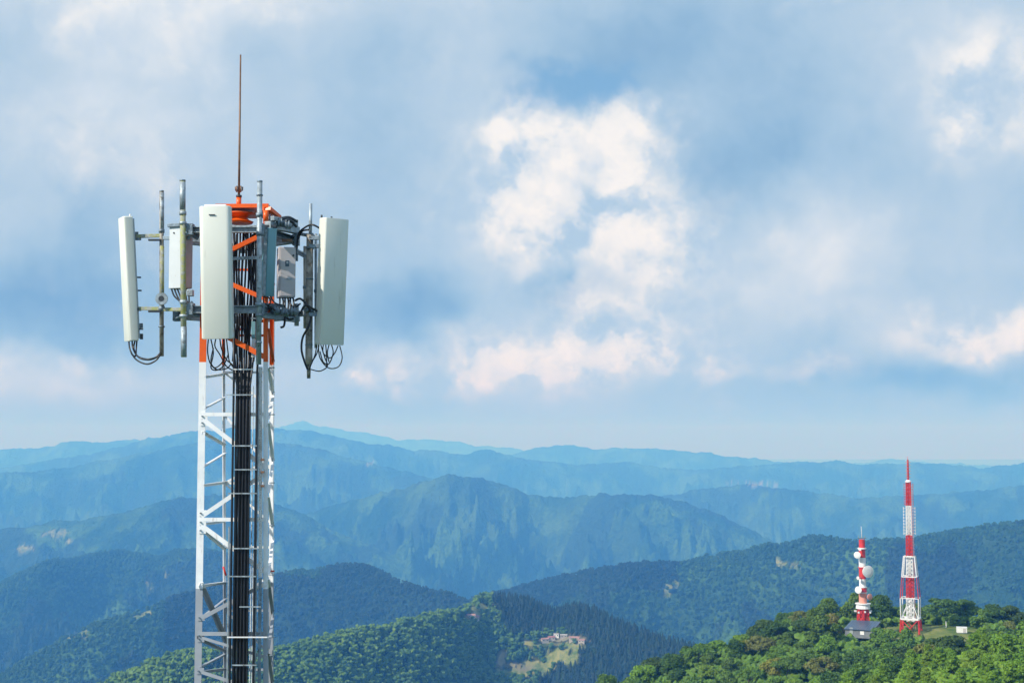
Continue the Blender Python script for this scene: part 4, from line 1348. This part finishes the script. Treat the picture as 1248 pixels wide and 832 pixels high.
for (px, t_, b_) in ((371.5, 300, 400), (385, 285, 424)):
    pr = empty('mounting_pipe', P(px, b_, 20.55)); tag(pr, 'slim pale side pipe ' + ('left of the thick beige-grey pipe' if px < 376 else 'between the thick pipe and the rightmost antenna'), 'pipe', 'vertical antenna pipes on the tower head')
    MB().tube([P(px, b_, 20.55), P(px, t_, 20.55)], 0.022, 12).build('tube', M['beigepipe'] if px < 376 else M['galv'], pr)
    MB().tube([P(px, (t_ + b_) / 2, 20.55) - Vector((0, 0, .02)), P(px, (t_ + b_) / 2, 20.55) + Vector((0, 0, .02))], 0.03, 12).build('collar', M['galvdark'], pr)


# ------------------------------------------------------------------ panel antennas
def rounded(w, d, rf=0.05, rb_=0.012, n=5):
    pts = []
    def arc(cx_, cy_, r, a0, a1):
        for i in range(n + 1):
            a = a0 + (a1 - a0) * i / n
            pts.append((cx_ + r * math.cos(a), cy_ + r * math.sin(a)))
    arc(w / 2 - rf, d / 2 - rf, rf, 0, math.pi / 2)
    arc(-w / 2 + rf, d / 2 - rf, rf, math.pi / 2, math.pi)
    arc(-w / 2 + rb_, -d / 2 + rb_, rb_, math.pi, 1.5 * math.pi)
    arc(w / 2 - rb_, -d / 2 + rb_, rb_, 1.5 * math.pi, 2 * math.pi)
    return pts


def panel(label, top, bot, n_, w, d, mat='radome', rf=0.05, chassis=True):
    a, b = P(*bot), P(*top)
    u = (b - a).normalized(); n_ = Vector(n_); n_ = (n_ - u * n_.dot(u)).normalized(); s = u.cross(n_).normalized()
    root = empty('panel_antenna', a - u * 0.02); tag(root, label, 'antenna')
    mb = MB(); prof = rounded(w, d, rf)
    rings = [(a, 0.94), (a + u * 0.012, 1.0), (b - u * 0.012, 1.0), (b, 0.94)]
    vs = [p + s * (x * k) + n_ * (y * k) for (p, k) in rings for (x, y) in prof]
    m_ = len(prof)
    fs = [(i * m_ + k, i * m_ + (k + 1) % m_, (i + 1) * m_ + (k + 1) % m_, (i + 1) * m_ + k) for i in range(3) for k in range(m_)]
    mb.add(vs, fs, False); mb.add(vs[:m_], [tuple(range(m_))]); mb.add(vs[-m_:], [tuple(range(m_))])
    rad = mb.build('radome', M[mat], root)
    try:
        rad.data.set_sharp_from_angle(angle=R(40))
    except Exception: pass
    if chassis:
        mb = MB(); c0 = a - n_ * (d / 2 + 0.014) + u * 0.03; c1 = b - n_ * (d / 2 + 0.014) - u * 0.03
        mb.prism(c0, c1, [(-w * 0.40, -0.014), (w * 0.40, -0.014), (w * 0.40, 0.014), (-w * 0.40, 0.014)], s, n_)
        mb.build('back_plate', M['chassis'], root)
        for k in (0.12, 0.86):
            c_ = a.lerp(b, k) - n_ * (d / 2 + 0.06)
            mb = MB(); mb.prism(c_ - u * 0.035, c_ + u * 0.035, [(-0.07, -0.035), (0.07, -0.035), (0.07, 0.035), (-0.07, 0.035)], s, n_)
            mb.tube([c_ - s * 0.085, c_ + s * 0.085], 0.012, 6)
            mb.build('bracket', M['galvdark'], root)
    return root, a, b, u, n_, s


def loops(root, specs, r_=0.010, mat='rubber'):
    for pts in specs:
        MB().tube(spline([P(*p) for p in pts], 7), r_, 8).build('cable', M[mat], root)


an1, a, b, u, n_, s = panel('leftmost white panel antenna, turned to the left on the lichened arms', (152.6, 265, 20.3), (160.0, 415.5, 20.42), (-0.90, -0.44, 0), 0.40, 0.135, rf=0.035)
MB().tube([P(158.5, 266, 20.3), P(158.5, 261, 20.3)], 0.012, 6).build('lug', M['farwhite'], an1)
MB().box(P(172.5, 410, 20.35), (0.035, 0.05, 0.08)).build('connector', M['darkcap'], an1)
for py in (338, 354, 401):
    MB().box(P(168 + (py - 300) * 0.04, py, 20.30), (0.05, 0.04, 0.02)).build('strap', M['darkcap'], an1)
for py in (291, 377):
    MB().bar(P(164, py, 20.32), P(171, py, 20.3), 0.06, 0.04).build('hinge', M['galvdark'], an1)
loops(an1, [[(157, 414, 20.4), (158.5, 426, 20.3), (166, 438, 20.25), (179, 443.5, 20.2), (190, 439, 20.2), (196, 431, 20.2)],
            [(161, 414, 20.4), (162, 424, 20.3), (168, 434, 20.3), (180, 437.5, 20.2), (190, 435, 20.2), (196, 429, 20.2)],
            [(165, 414, 20.4), (163, 423, 20.3), (165.5, 431, 20.3), (172, 437, 20.2), (184, 438, 20.2), (195, 433, 20.2)],
            [(167, 413, 20.4), (166, 425, 20.3), (165, 434, 20.3), (160, 431, 20.3)]], 0.0115)
an2, a, b, u, n_, s = panel('broad white panel antenna in front of the tower, facing the viewer', (262.3, 251.5, 19.30), (265.6, 413, 19.42), (0.02, -1, 0), 0.425, 0.165, rf=0.06)
f_ = P(258, 261.5, 19.20); f_.y = 19.2165
MB().box(f_, (0.085, 0.006, 0.014)).build('name_strip', M['darkcap'], an2)
MB().box(P(263, 251, 19.36), (0.30, 0.09, 0.03)).build('end_cap', M['farwhite'], an2, 0.01)
loops(an2, [[(254, 413, 19.4), (253, 428, 19.5), (256, 442, 19.6), (264, 450, 19.7), (276, 449, 19.8), (281, 444, 19.9)],
            [(257, 413, 19.4), (260, 430, 19.5), (257, 447, 19.6), (263, 451, 19.7), (272, 446, 19.8), (278, 432, 19.9)],
            [(268, 413, 19.4), (270, 425, 19.5), (276, 438, 19.7), (284, 446, 20.0), (287, 462, 20.15)],
            [(272, 413, 19.4), (274, 428, 19.5), (271, 441, 19.6), (262, 448, 19.7), (257, 440, 19.8), (260, 424, 19.9)],
            [(276, 413, 19.4), (278, 430, 19.5), (280, 441, 19.7), (288, 452, 20.1)],
            [(263, 413, 19.4), (262, 422, 19.5), (268, 432, 19.6), (275, 445, 19.8), (283, 451, 20.0)]], 0.009)
an3, a, b, u, n_, s = panel('rightmost white panel antenna, turned to the right with cable loops under it', (407.5, 266.5, 20.15), (401.4, 420, 20.28), (0.60, -0.80, 0), 0.385, 0.185, rf=0.025)
for (px, py) in ((392, 262), (404, 264)):
    MB().tube([P(px, py, 20.2), P(px, py + 5, 20.2)], 0.014, 6).build('lug', M['darkcap'], an3)
loops(an3, [[(388, 420, 20.3), (390, 436, 20.25), (400, 448, 20.2), (412, 447, 20.2), (417, 436, 20.2), (414, 421, 20.25)],
            [(391, 420, 20.3), (396, 436, 20.2), (399, 446, 20.2), (390, 452, 20.2), (379, 450, 20.25)],
            [(394, 420, 20.3), (394, 430, 20.2), (402, 436, 20.2), (408, 430, 20.2), (412, 421, 20.2)],
            [(397, 420, 20.3), (398, 434, 20.2), (398, 448, 20.2)], [(401, 420, 20.3), (399, 430, 20.2), (401, 441, 20.2)],
            [(386, 420, 20.3), (384, 432, 20.3), (379, 444, 20.2)], [(389, 420, 20.3), (386, 431, 20.3), (381, 440, 20.2), (376, 452, 20.2)],
            [(404, 420, 20.3), (406, 430, 20.2), (401, 443, 20.2), (394, 441, 20.2), (390, 428, 20.2)]], 0.0085)
loops(an3, [[(360, 366, 20.3), (366, 364, 20.2), (373, 370, 20.2), (377, 376, 20.2), (379, 386, 20.2), (376, 398, 20.15), (369, 411, 20.15), (367.5, 426, 20.15), (371, 440, 20.15), (375, 450, 20.2)],
            [(344, 384, 20.2), (347, 388, 20.2), (346, 397, 20.1), (342, 399, 20.1)], [(347, 384, 20.2), (352, 389, 20.1), (358, 388, 20.1)], [(366, 382, 20.1), (372, 372, 20.1), (381, 376, 20.1), (388, 380, 20.2)]], 0.016)
loops(an3, [[(362, 300, 20.5), (364, 285, 20.4), (372, 277, 20.3), (381, 274, 20.2), (391, 279, 20.2)], [(363, 292, 20.4), (368, 282, 20.3), (376, 280, 20.2)]], 0.014)
for py in (290, 300, 383):
    MB().bar(P(377, py, 20.22), P(393 - (py - 290) * 0.03, py, 20.2), 0.06, 0.05).build('arm', M['galvdark'], an3)
an4, a, b, u, n_, s = panel('narrow teal-grey antenna hanging behind the bare grey pipe', (329.0, 278, 19.85), (325.5, 361, 19.95), (0.75, 0.66, 0), 0.17, 0.15, mat='teal', rf=0.03, chassis=False)
MB().prism(P(324.2, 279, 19.75), P(321.6, 360, 19.85), [(-0.022, -0.012), (0.022, -0.012), (0.022, 0.012), (-0.022, 0.012)], (1, 0, 0), (0, 1, 0)).build('highlight_strip', M['galv'], an4)  # pale bar added as the highlight along the casing edge
MB().box(P(329, 276, 19.85), (0.19, 0.12, 0.03)).build('end_cap', M['darkcap'], an4)
loops(an4, [[(322, 361, 19.9), (321, 368, 19.8), (327, 372, 19.8), (335, 378, 19.9)], [(326, 361, 19.9), (330, 367, 19.8), (326, 374, 19.8)], [(330, 361, 19.9), (334, 368, 19.9), (342, 372, 20.1)]], 0.010)


# ------------------------------------------------------------------ equipment boxes
def box_unit(name, label, cat, left, right, top, bot, Yc, yaw, depth, mat, side=None):
    # a cabinet hung on the frame: yaw turns its front towards +x
    w = (right - left) / F * Yc
    c_ = P((left + right) / 2, (top + bot) / 2, Yc); h = abs(P(left, top, Yc).z - P(left, bot, Yc).z)
    root = empty(name, (c_.x, c_.y, c_.z - h / 2)); tag(root, label, cat)
    rot = Matrix.Rotation(yaw, 3, 'Z')
    MB().box(c_, (w, depth, h), rot).build('casing', M[mat], root, 0.012)
    return root, c_, rot, w, h


b2, c_, rot, w, h = box_unit('equipment_cabinet', 'beige cabinet with a small dark window and latch, right of the orange legs', 'cabinet', 338.3, 358.8, 302, 363, 20.35, R(17), 0.22, 'cabinet')
mb = MB(); mb.box(c_ + rot @ Vector((0.012, -0.114, 0)), (w * 0.90, 0.010, h * 0.95), rot); mb.build('door', M['cabinet'], b2, 0.004)
fc = lambda x, z, y=-0.122: c_ + rot @ Vector((x, y, z))
MB().box(fc(0.00, h * 0.17), (0.055, 0.012, 0.085), rot).build('window', M['glass'], b2, 0.004)
MB().box(fc(0.00, h * 0.17 + 0.012, -0.129), (0.03, 0.006, 0.03), rot).build('dial', M['chassis'], b2)
MB().tube([fc(0.085, h * 0.33), fc(0.085, h * 0.33, -0.14)], 0.014, 10).build('knob', M['darkcap'], b2)
MB().box(fc(0.03, -h * 0.13, -0.128), (0.08, 0.014, 0.016), rot).build('latch', M['galv'], b2)
for k in range(6):
    x_ = 341 + k * 3.2
    MB().tube(spline([P(x_, 362, 20.35), P(x_ + (k % 2), 369, 20.3), P(x_ - 1 + k * 0.4, 378 + (k % 3) * 2, 20.25)], 4), 0.013, 7).build('cable', M['rubber'], b2)
MB().tube(spline([P(352, 366, 20.3), P(358, 375, 20.2), P(366, 370, 20.1)], 5), 0.012, 7).build('cable', M['rubber'], b2)
b1, c_, rot, w, h = box_unit('radio_unit', 'pale grey radio box behind the lichened pipe, left of the broad antenna', 'radio unit', 208, 231.5, 277, 352, 20.2, R(-26), 0.17, 'cabinetpale')
MB().box(c_ + Vector((-0.02, 0, h / 2 + 0.02)), (w * 0.95, 0.22, 0.05), rot).build('top_cover', M['galvdark'], b1, 0.006)
mb = MB(); mb.box(c_ + rot @ Vector((w * 0.44, 0.0, 0)), (0.05, 0.185, h * 0.98), rot); mb.build('side_panel', M['chassis'], b1, 0.004)
MB().tube([c_ + rot @ Vector((-0.05, -0.095, h * 0.40)), c_ + rot @ Vector((-0.05, -0.085, h * 0.40))], 0.012, 8).build('screw', M['darkcap'], b1)
for k in range(6):
    x_ = 209 + k * 3.6
    MB().tube(spline([P(x_, 352, 20.2), P(x_ + 3, 360, 20.1), P(x_ + 9 - k, 366 + k % 3 * 2, 20.0), P(226 + k * 2, 372, 19.9)], 4), 0.012, 7).build('cable', M['rubber'], b1)
mb = MB(); mb.box(P(232, 357, 20.0), (0.09, 0.10, 0.09)); mb.build('junction', M['galv'], b1, 0.01)
sb = empty('junction_box', P(310, 402, 20.3)); tag(sb, 'small blue-grey box among the cables below the lower frame tier', 'junction box')
MB().box(P(309, 402, 20.05), (0.055, 0.05, 0.24)).build('casing', M['teal'], sb, 0.004)
MB().box(P(309, 388, 20.05), (0.065, 0.06, 0.02)).build('lid', M['galvdark'], sb)
MB().box(P(309, 424, 20.05), (0.055, 0.04, 0.26)).build('lower_plate', M['farwhite'], sb, 0.004)


# ------------------------------------------------------------------ far hilltop: towers, hut, container
def ground_hit(px, py, y0, y1):
    s_ = (px - 624) / F * (math.cos(PITCH) + T(py) * math.sin(PITCH)); t_ = T(py)
    ys = np.linspace(y0, y1, 900); h_ = height(ys * s_, ys)
    i = np.where(h_ >= ys * t_)[0]
    y = ys[i[0]] if len(i) else y1
    return Vector((s_ * y, y, float(height(np.array([s_ * y]), np.array([y]))[0])))


def lattice(mb, c_, z0, z1, r0, r1, bays, w, n=4, rot=0.4):
    P_ = lambda z, k: Vector((c_.x + (r0 + (r1 - r0) * (z - z0) / (z1 - z0)) * math.cos(rot + 2 * math.pi * k / n), c_.y + (r0 + (r1 - r0) * (z - z0) / (z1 - z0)) * math.sin(rot + 2 * math.pi * k / n), z))
    for k in range(n): mb.bar(P_(z0, k), P_(z1, k), w, w, (0, 1, 0))
    for i in range(bays):
        a0 = z0 + (z1 - z0) * i / bays; a1 = z0 + (z1 - z0) * (i + 1) / bays
        for k in range(n):
            mb.bar(P_(a0, k), P_(a1, k + 1), w * 0.6, w * 0.6); mb.bar(P_(a1, k), P_(a0, k + 1), w * 0.6, w * 0.6); mb.bar(P_(a1, k), P_(a1, k + 1), w * 0.6, w * 0.6)


TY = 428.0
tb = P(1108, 766, TY); tbz = hz(tb.x, TY)
tt = empty('transmission_tower', (tb.x, TY, tbz)); tag(tt, 'tallest far tower, red and white bands with spread legs and a spike on top', 'tower')
Zp = lambda py: P(1108, py, TY).z
C0 = Vector((P(1108, 650, TY).x, TY, 0))
for i, (p0, p1, r0, r1, mt) in enumerate(((586, 616, 0.80, 0.95, 'farred'), (616, 652, 0.95, 1.10, 'farwhite'), (652, 677, 1.10, 1.18, 'farred'), (677, 702, 1.20, 1.35, 'farwhite'), (702, 728, 1.35, 1.35, 'farred'), (728, 757, 1.45, 1.45, 'farwhite'))):
    mb = MB(); lattice(mb, C0, Zp(p1), Zp(p0), r1, r0, max(3, int((p1 - p0) / 5)), 0.22)
    mb.tube([C0 + Vector((0, 0, Zp(p1))), C0 + Vector((0, 0, Zp(p0)))], [r1 * 0.42, r0 * 0.42], 10)
    sec = mb.build('shaft_section', M[mt], tt)
mb = MB(); lattice(mb, C0, Zp(585), Zp(560), 0.34, 0.22, 8, 0.12, 3); mb.tube([C0 + Vector((0, 0, Zp(562))), C0 + Vector((0, 0, Zp(556)))], 0.06, 6)
mb.build('top_mast', M['farred'], tt)
for k in range(6):
    z = Zp(563 + k * 3.6); mb = MB(); mb.bar(C0 + Vector((-0.75, 0, z)), C0 + Vector((0.75, 0, z)), 0.12, 0.16); mb.build('dipole', M['farpink'], tt)
MB().lathe(C0, (0, 0, 1), [(Zp(587.5), 0.9), (Zp(586.5), 0.95), (Zp(584.5), 0.5)], 12).build('collar', M['farwhite'], tt)
mb = MB()
for k in range(9):
    for sx in (-1, 1):
        z = Zp(590 + k * 3.0); mb.bar(C0 + Vector((sx * 0.7, 0, z)), C0 + Vector((sx * 1.35, -0.2, z)), 0.08, 0.08); mb.bar(C0 + Vector((sx * 1.35, -0.2, z - .3)), C0 + Vector((sx * 1.35, -0.2, z + .3)), 0.1, 0.1)
mb.build('upper_aerials', M['farred'], tt)
for k in range(9):
    for sx in (-1, 1):
        z = Zp(619 + k * 3.8); mb = MB(); mb.bar(C0 + Vector((sx * 0.9, -0.3, z)), C0 + Vector((sx * 1.7, -0.6, z)), 0.12, 0.12); mb.bar(C0 + Vector((sx * 1.7, -0.6, z - 0.35)), C0 + Vector((sx * 1.7, -0.6, z + 0.35)), 0.24, 0.24)
        mb.build('aerial', M['farwhite'], tt)


def ring_frame(py, r, mt, w=0.25):
    mb = MB(); z = Zp(py)
    q = [C0 + Vector((r * math.cos(0.4 + k * math.pi / 2), r * math.sin(0.4 + k * math.pi / 2), z)) for k in range(4)]
    for k in range(4): mb.bar(q[k], q[(k + 1) % 4], w, w); mb.bar(q[k], C0 + Vector((0, 0, z)), w * 0.7, w * 0.7)
    mb.build('platform', M[mt], tt)
    return q


qa = ring_frame(677.5, 2.2, 'farwhite'); qb = ring_frame(702, 3.0, 'farwhite'); qc = ring_frame(728, 3.7, 'farwhite', 0.16); qd = ring_frame(753, 3.6, 'farwhite', 0.5)
for k in range(4):
    MB().bar(qa[k], qb[k], 0.28, 0.28).build('outer_strut', M['farwhite'], tt)
    MB().bar(qb[k], qb[k] * 0.45 + qc[k] * 0.55, 0.14, 0.14).build('outer_strut', M['farred'], tt)
    MB().bar(qb[k] * 0.45 + qc[k] * 0.55, qc[k], 0.2, 0.2).build('outer_strut', M['farred'], tt)
    MB().bar(qc[k], qd[k], 0.26, 0.26).build('outer_strut', M['farwhite'], tt)
    mm = (qd[k] + C0 + Vector((0, 0, qd[k].z))) / 2
    MB().bar(qd[k], C0 + Vector((0, 0, qc[k].z)), 0.16, 0.16).build('inner_strut', M['farwhite'], tt)
    g_ = qd[k].copy(); g_.z = hz(g_.x, g_.y) - 0.2; g_.x += (g_.x - C0.x) * 0.08
    MB().bar(qd[k] - Vector((0, 0, .15)), g_, 0.4, 0.4, (0, 1, 0)).build('leg', M['farred'], tt)
    nx = qd[(k + 1) % 4]; h2 = (qd[k] + nx) / 2; h2.z = (tbz + qd[k].z) / 2 - 0.5
    MB().bar(qd[k], h2, 0.22, 0.22).build('leg_brace', M['farred'], tt); MB().bar(nx, h2, 0.22, 0.22).build('leg_brace', M['farred'], tt)
    MB().bar(h2, Vector((h2.x, h2.y, tbz - .3)), 0.25, 0.25, (0, 1, 0)).build('leg_brace', M['farred'], tt)
mb = MB()
for z in np.arange(Zp(760), Zp(590), 0.45): mb.bar(C0 + Vector((0.55, -1.25, z)), C0 + Vector((1.05, -1.25, z)), 0.06, 0.08)
mb.bar(C0 + Vector((0.55, -1.25, Zp(765))), C0 + Vector((0.55, -1.0, Zp(590))), 0.07, 0.07, (0, 1, 0)); mb.bar(C0 + Vector((1.05, -1.25, Zp(765))), C0 + Vector((1.05, -1.0, Zp(590))), 0.07, 0.07, (0, 1, 0))
mb.build('ladder', M['farpink'], tt)

SY = 424.0
st_p = P(1052, 757, SY); sz = hz(st_p.x, SY)
st = empty('dish_tower', (st_p.x, SY, sz)); tag(st, 'shorter red and white banded tower with round dishes beside the blue-roofed hut', 'tower')
Zs = lambda py: P(1052, py, SY).z
C1 = Vector((st_p.x, SY, 0))
for (p0, p1, r0, r1, mt) in ((657, 667, 0.85, 0.9, 'farred'), (667, 669, 1.15, 1.15, 'farwhite'), (669, 679, 0.95, 0.95, 'farred'), (679, 691, 1.0, 1.0, 'farwhite'), (691, 705, 1.0, 1.0, 'farred'), (705, 715, 1.0, 1.0, 'farwhite'),
                             (715, 721, 1.2, 1.2, 'farred'), (721, 735, 1.15, 1.15, 'farpink'), (735, 741, 1.9, 2.1, 'farwhite')):
    mb = MB(); n_ = 14
    mb.lathe(C1, (0, 0, 1), [(Zs(p1), r1), (Zs(p0), r0)], n_)
    mb.build('shaft_section', M[mt], st)
for (py, r_, mt) in ((668, 1.3, 'farwhite'), (691, 1.25, 'farred'), (715, 1.3, 'farwhite'), (721.5, 1.3, 'farwhite'), (735, 2.3, 'farwhite'), (741, 1.5, 'farwhite')):
    MB().lathe(C1, (0, 0, 1), [(Zs(py) - 0.12, r_), (Zs(py) + 0.12, r_)], 16).build('flange', M[mt], st)
mb = MB(); lattice(mb, C1, sz - 0.3, Zs(741), 2.1, 1.6, 4, 0.32, 6); mb.build('base_frame', M['farred'], st)
MB().lathe(C1, (0, 0, 1), [(sz, 1.1), (Zs(741), 1.0)], 12).build('base_core', M['farred'], st)
for k in range(8):
    a = 2 * math.pi * k / 8; p = C1 + Vector((2.4 * math.cos(a), 2.4 * math.sin(a), Zs(744 + (k % 2))))
    MB().box(p, (0.4, 0.4, 0.5)).build('aerial_box', M['farwhite'], st)
MB().tube([C1 + Vector((0, 0, Zs(657))), C1 + Vector((-0.15, 0, Zs(641)))], [0.12, 0.05], 6).build('spike', M['farwhite'], st)
for dx in (-1.0, 0.8):
    MB().tube([C1 + Vector((dx, 0, Zs(660))), C1 + Vector((dx, 0, Zs(652)))], 0.07, 6).build('whip', M['galvdark'], st)
MB().bar(C1 + Vector((-1.3, -0.2, Zs(655.5))), C1 + Vector((1.2, -0.2, Zs(655.5))), 0.15, 0.3).build('head_rail', M['galvdark'], st)


def dish(px, py, r_, mat, n_):
    c_ = P(px, py, SY - 2.0); n_ = Vector(n_).normalized()
    d_ = MB().lathe(c_, n_, [(-r_ * 0.55, r_ * 0.35), (-r_ * 0.35, r_ * 0.9), (-0.05, r_), (0.0, r_), (0.02, r_ * 0.93), (r_ * 0.10, r_ * 0.5), (r_ * 0.12, 0.02)], 26).build('dish', M[mat], st)
    ax = C1.copy(); ax.z = c_.z
    MB().bar(c_ - n_ * r_ * 0.5, ax, 0.25, 0.25).build('dish_arm', M['galv'], d_)


dish(1058.2, 696.2, 1.8, 'farwhite', (0.35, -0.92, 0)); dish(1044.8, 676, 1.0, 'farwhite', (-0.35, -0.9, 0)); dish(1046.0, 718.5, 1.05, 'farwhite', (-0.6, -0.8, 0)); dish(1060.4, 727, 0.95, 'farpink', (0.5, -0.85, 0)); dish(1045.5, 704, 0.5, 'farwhite', (-0.8, -0.6, 0)); dish(1048, 669, 0.45, 'farwhite', (-0.5, -0.8, 0))
# hut with a sloping blue-grey roof
hx, hy = 94.8, 411.0; d1 = Vector((0.906, -0.423, 0)); d2 = Vector((0.423, 0.906, 0))
hz0 = P(1040, 773, 409).z
hut = empty('hut', (hx + 5, hy + 3, hz0)); tag(hut, 'low grey hut with a sloping blue-grey metal roof at the foot of the dish tower', 'hut')
o_ = Vector((hx, hy, 0)); Wd, Ln = 8.3, 11.5
zf = P(1022, 766, 411).z; zb = P(1034, 755, 422).z
def cr_(i, j, z, inset=0.0): return o_ + d1 * (inset + i * (Wd - 2 * inset)) + d2 * (inset + j * (Ln - 2 * inset)) + Vector((0, 0, z))
zr = lambda i, j: zf + (zb - zf) * j
mb = MB(); q = [cr_(0, 0, hz0 - 1, .3), cr_(1, 0, hz0 - 1, .3), cr_(1, 1, hz0 - 1, .3), cr_(0, 1, hz0 - 1, .3), cr_(0, 0, zf - .15, .3), cr_(1, 0, zf - .15, .3), cr_(1, 1, zb - .15, .3), cr_(0, 1, zb - .15, .3)]
mb.add(q, [(0, 1, 5, 4), (1, 2, 6, 5), (2, 3, 7, 6), (3, 0, 4, 7), (4, 5, 6, 7), (3, 2, 1, 0)]); mb.build('wall', M['wall'], hut)
mb = MB(); q = [cr_(i, j, zr(i, j) + dz) for dz in (-.13, .1) for (i, j) in ((0, 0), (1, 0), (1, 1), (0, 1))]
mb.add(q, [(3, 2, 1, 0), (4, 5, 6, 7), (0, 1, 5, 4), (1, 2, 6, 5), (2, 3, 7, 6), (3, 0, 4, 7)])
for k in range(1, 12): mb.bar(cr_(k / 12, 0, zf + .13), cr_(k / 12, 1, zb + .13), 0.06, 0.07)
mb.build('roof', M['roof'], hut)
w_ = MB().box(cr_(0.62, 0, (hz0 + zf) / 2 - .2) + d2 * 0.27, (1.1, 0.1, 1.0), Matrix.Rotation(R(-25), 3, 'Z')).build('window', M['farwhite'], hut)
MB().box(cr_(0.25, 0, hz0 + 0.9) + d2 * 0.27, (0.9, 0.1, 1.9), Matrix.Rotation(R(-25), 3, 'Z')).build('door', M['chassis'], hut)
# railing left of the hut
rl = empty('railing', P(1018, 760, 426)); tag(rl, 'pale post and rail fence climbing behind the blue-roofed hut', 'fence')
pts = [Vector((P(x_, 757, Y_).x, Y_, hz(P(x_, 757, Y_).x, Y_))) for x_, Y_ in ((1013, 424), (1020, 430), (1027, 436), (1034, 442), (1040, 448))]
mb = MB()
for p, q in zip(pts[:-1], pts[1:]):
    for h_ in (0.5, 1.0, 1.5): MB_ = mb.bar(p + Vector((0, 0, h_ + .6)), q + Vector((0, 0, h_ + .6)), 0.08, 0.12)
mb.build('rail', M['concrete'], rl)
for i in range(len(pts) - 1):
    for k in (0, 0.5):
        p = pts[i].lerp(pts[i + 1], k); MB().bar(p - Vector((0, 0, .3)), p + Vector((0, 0, 2.2)), 0.14, 0.14, (0, 1, 0)).build('post', M['concrete'], rl)
# white container and marker posts on the clearing
ct = Vector((P(1172, 766, 424).x, 424, 0)); ct.z = hz(ct.x, 424)
cn = empty('container', ct); tag(cn, 'small white container at the right end of the grass clearing', 'container')
rot = Matrix.Rotation(R(-12), 3, 'Z')
MB().box(ct + Vector((0, 0, 0.85)), (2.9, 2.0, 1.5), rot).build('body', M['farwhite'], cn, 0.04)
mb = MB().box(ct + Vector((0, 0, 1.64)), (3.0, 2.1, 0.08), rot); mb.build('roof', M['farwhite'], cn)
MB().box(ct + rot @ Vector((0.7, -1.02, 0.8)), (0.8, 0.05, 1.2), rot).build('door', M['cabinet'], cn)
MB().box(ct + Vector((0, 0, 0.05)), (2.9, 2.0, 0.2), rot).build('skid', M['galvdark'], cn)
for x_, Y_, w_ in ((1153, 432, 'beside the white container'), (1096, 420, 'left of the tallest far tower')):
    p = Vector((P(x_, 760, Y_).x, Y_, 0)); p.z = hz(p.x, Y_)
    mk = empty('marker_post', p); tag(mk, 'short white marker post in the grass ' + w_, 'post')
    MB().bar(p - Vector((0, 0, .2)), p + Vector((0, 0, 1.6)), 0.22, 0.22, (0, 1, 0)).build('shaft', M['farwhite'], mk)
    MB().box(p + Vector((0, 0, 1.7)), (0.35, 0.35, 0.2)).build('cap', M['farwhite'], mk)


# ------------------------------------------------------------------ houses on the middle hill
def house(px, py, w, d, h, yaw, label, roof='houseroof', wall='housewall', y0=1350, y1=1800, flat=False):
    w *= 0.6; d *= 0.6; h *= 0.55
    g_ = ground_hit(px, py, y0, y1)
    root = empty('house', g_); tag(root, label, 'house'); rot = Matrix.Rotation(yaw, 3, 'Z')
    MB().box(g_ + Vector((0, 0, h / 2 - 2)), (w, d, h + 4), rot).build('wall', M[wall], root)
    mb = MB()
    e = 0.35
    if flat: mb.box(g_ + Vector((0, 0, h + 0.2)), (w + 1, d + 1, 0.4), rot)
    else:
        q = [g_ + rot @ Vector(v) for v in ((-w / 2 - e, -d / 2 - e, h), (w / 2 + e, -d / 2 - e, h), (w / 2 + e, d / 2 + e, h), (-w / 2 - e, d / 2 + e, h), (-w / 2 - e, 0, h + d * .3), (w / 2 + e, 0, h + d * .3))]
        mb.add(q, [(0, 1, 5, 4), (2, 3, 4, 5), (0, 4, 3), (1, 2, 5), (3, 2, 1, 0)])
    mb.build('roof', M[roof], root)
    for k in (-0.25, 0.25):
        MB().box(g_ + rot @ Vector((k * w, -d / 2 - .03, h * 0.5)), (w * 0.16, 0.2, h * 0.35), rot).build('window', M['glass'], root)


house(664, 781, 14, 8, 4.5, 0.3, 'red-roofed house at the left end of the hillside clearing', roof='dullred')
house(672, 779, 13, 8, 4.5, 0.1, 'dark red-roofed house second from the left in the hillside clearing')
house(678, 776, 10, 7, 7.5, -0.1, 'small white flat-roofed block standing above the hillside clearing', roof='concrete', wall='farwhite', flat=True)
house(687, 776.5, 13, 7, 5, 0.0, 'pale house behind the bare yard of the hillside clearing', roof='concrete')
house(700, 779, 20, 9, 4, -0.2, 'long orange-roofed shed at the bare yard of the hillside clearing', roof='dullred')
house(709, 782, 12, 8, 4, -0.3, 'short orange-roofed shed at the right end of the hillside clearing', roof='dullred')
house(574, 752, 16, 9, 4.5, 0.2, 'pink-roofed house below the summit of the middle hill', roof='dullred', y0=1450, y1=1800)
house(580, 754, 10, 8, 4.5, 0.5, 'small dark-roofed house beside the pink-roofed one below the summit', y0=1450, y1=1800)
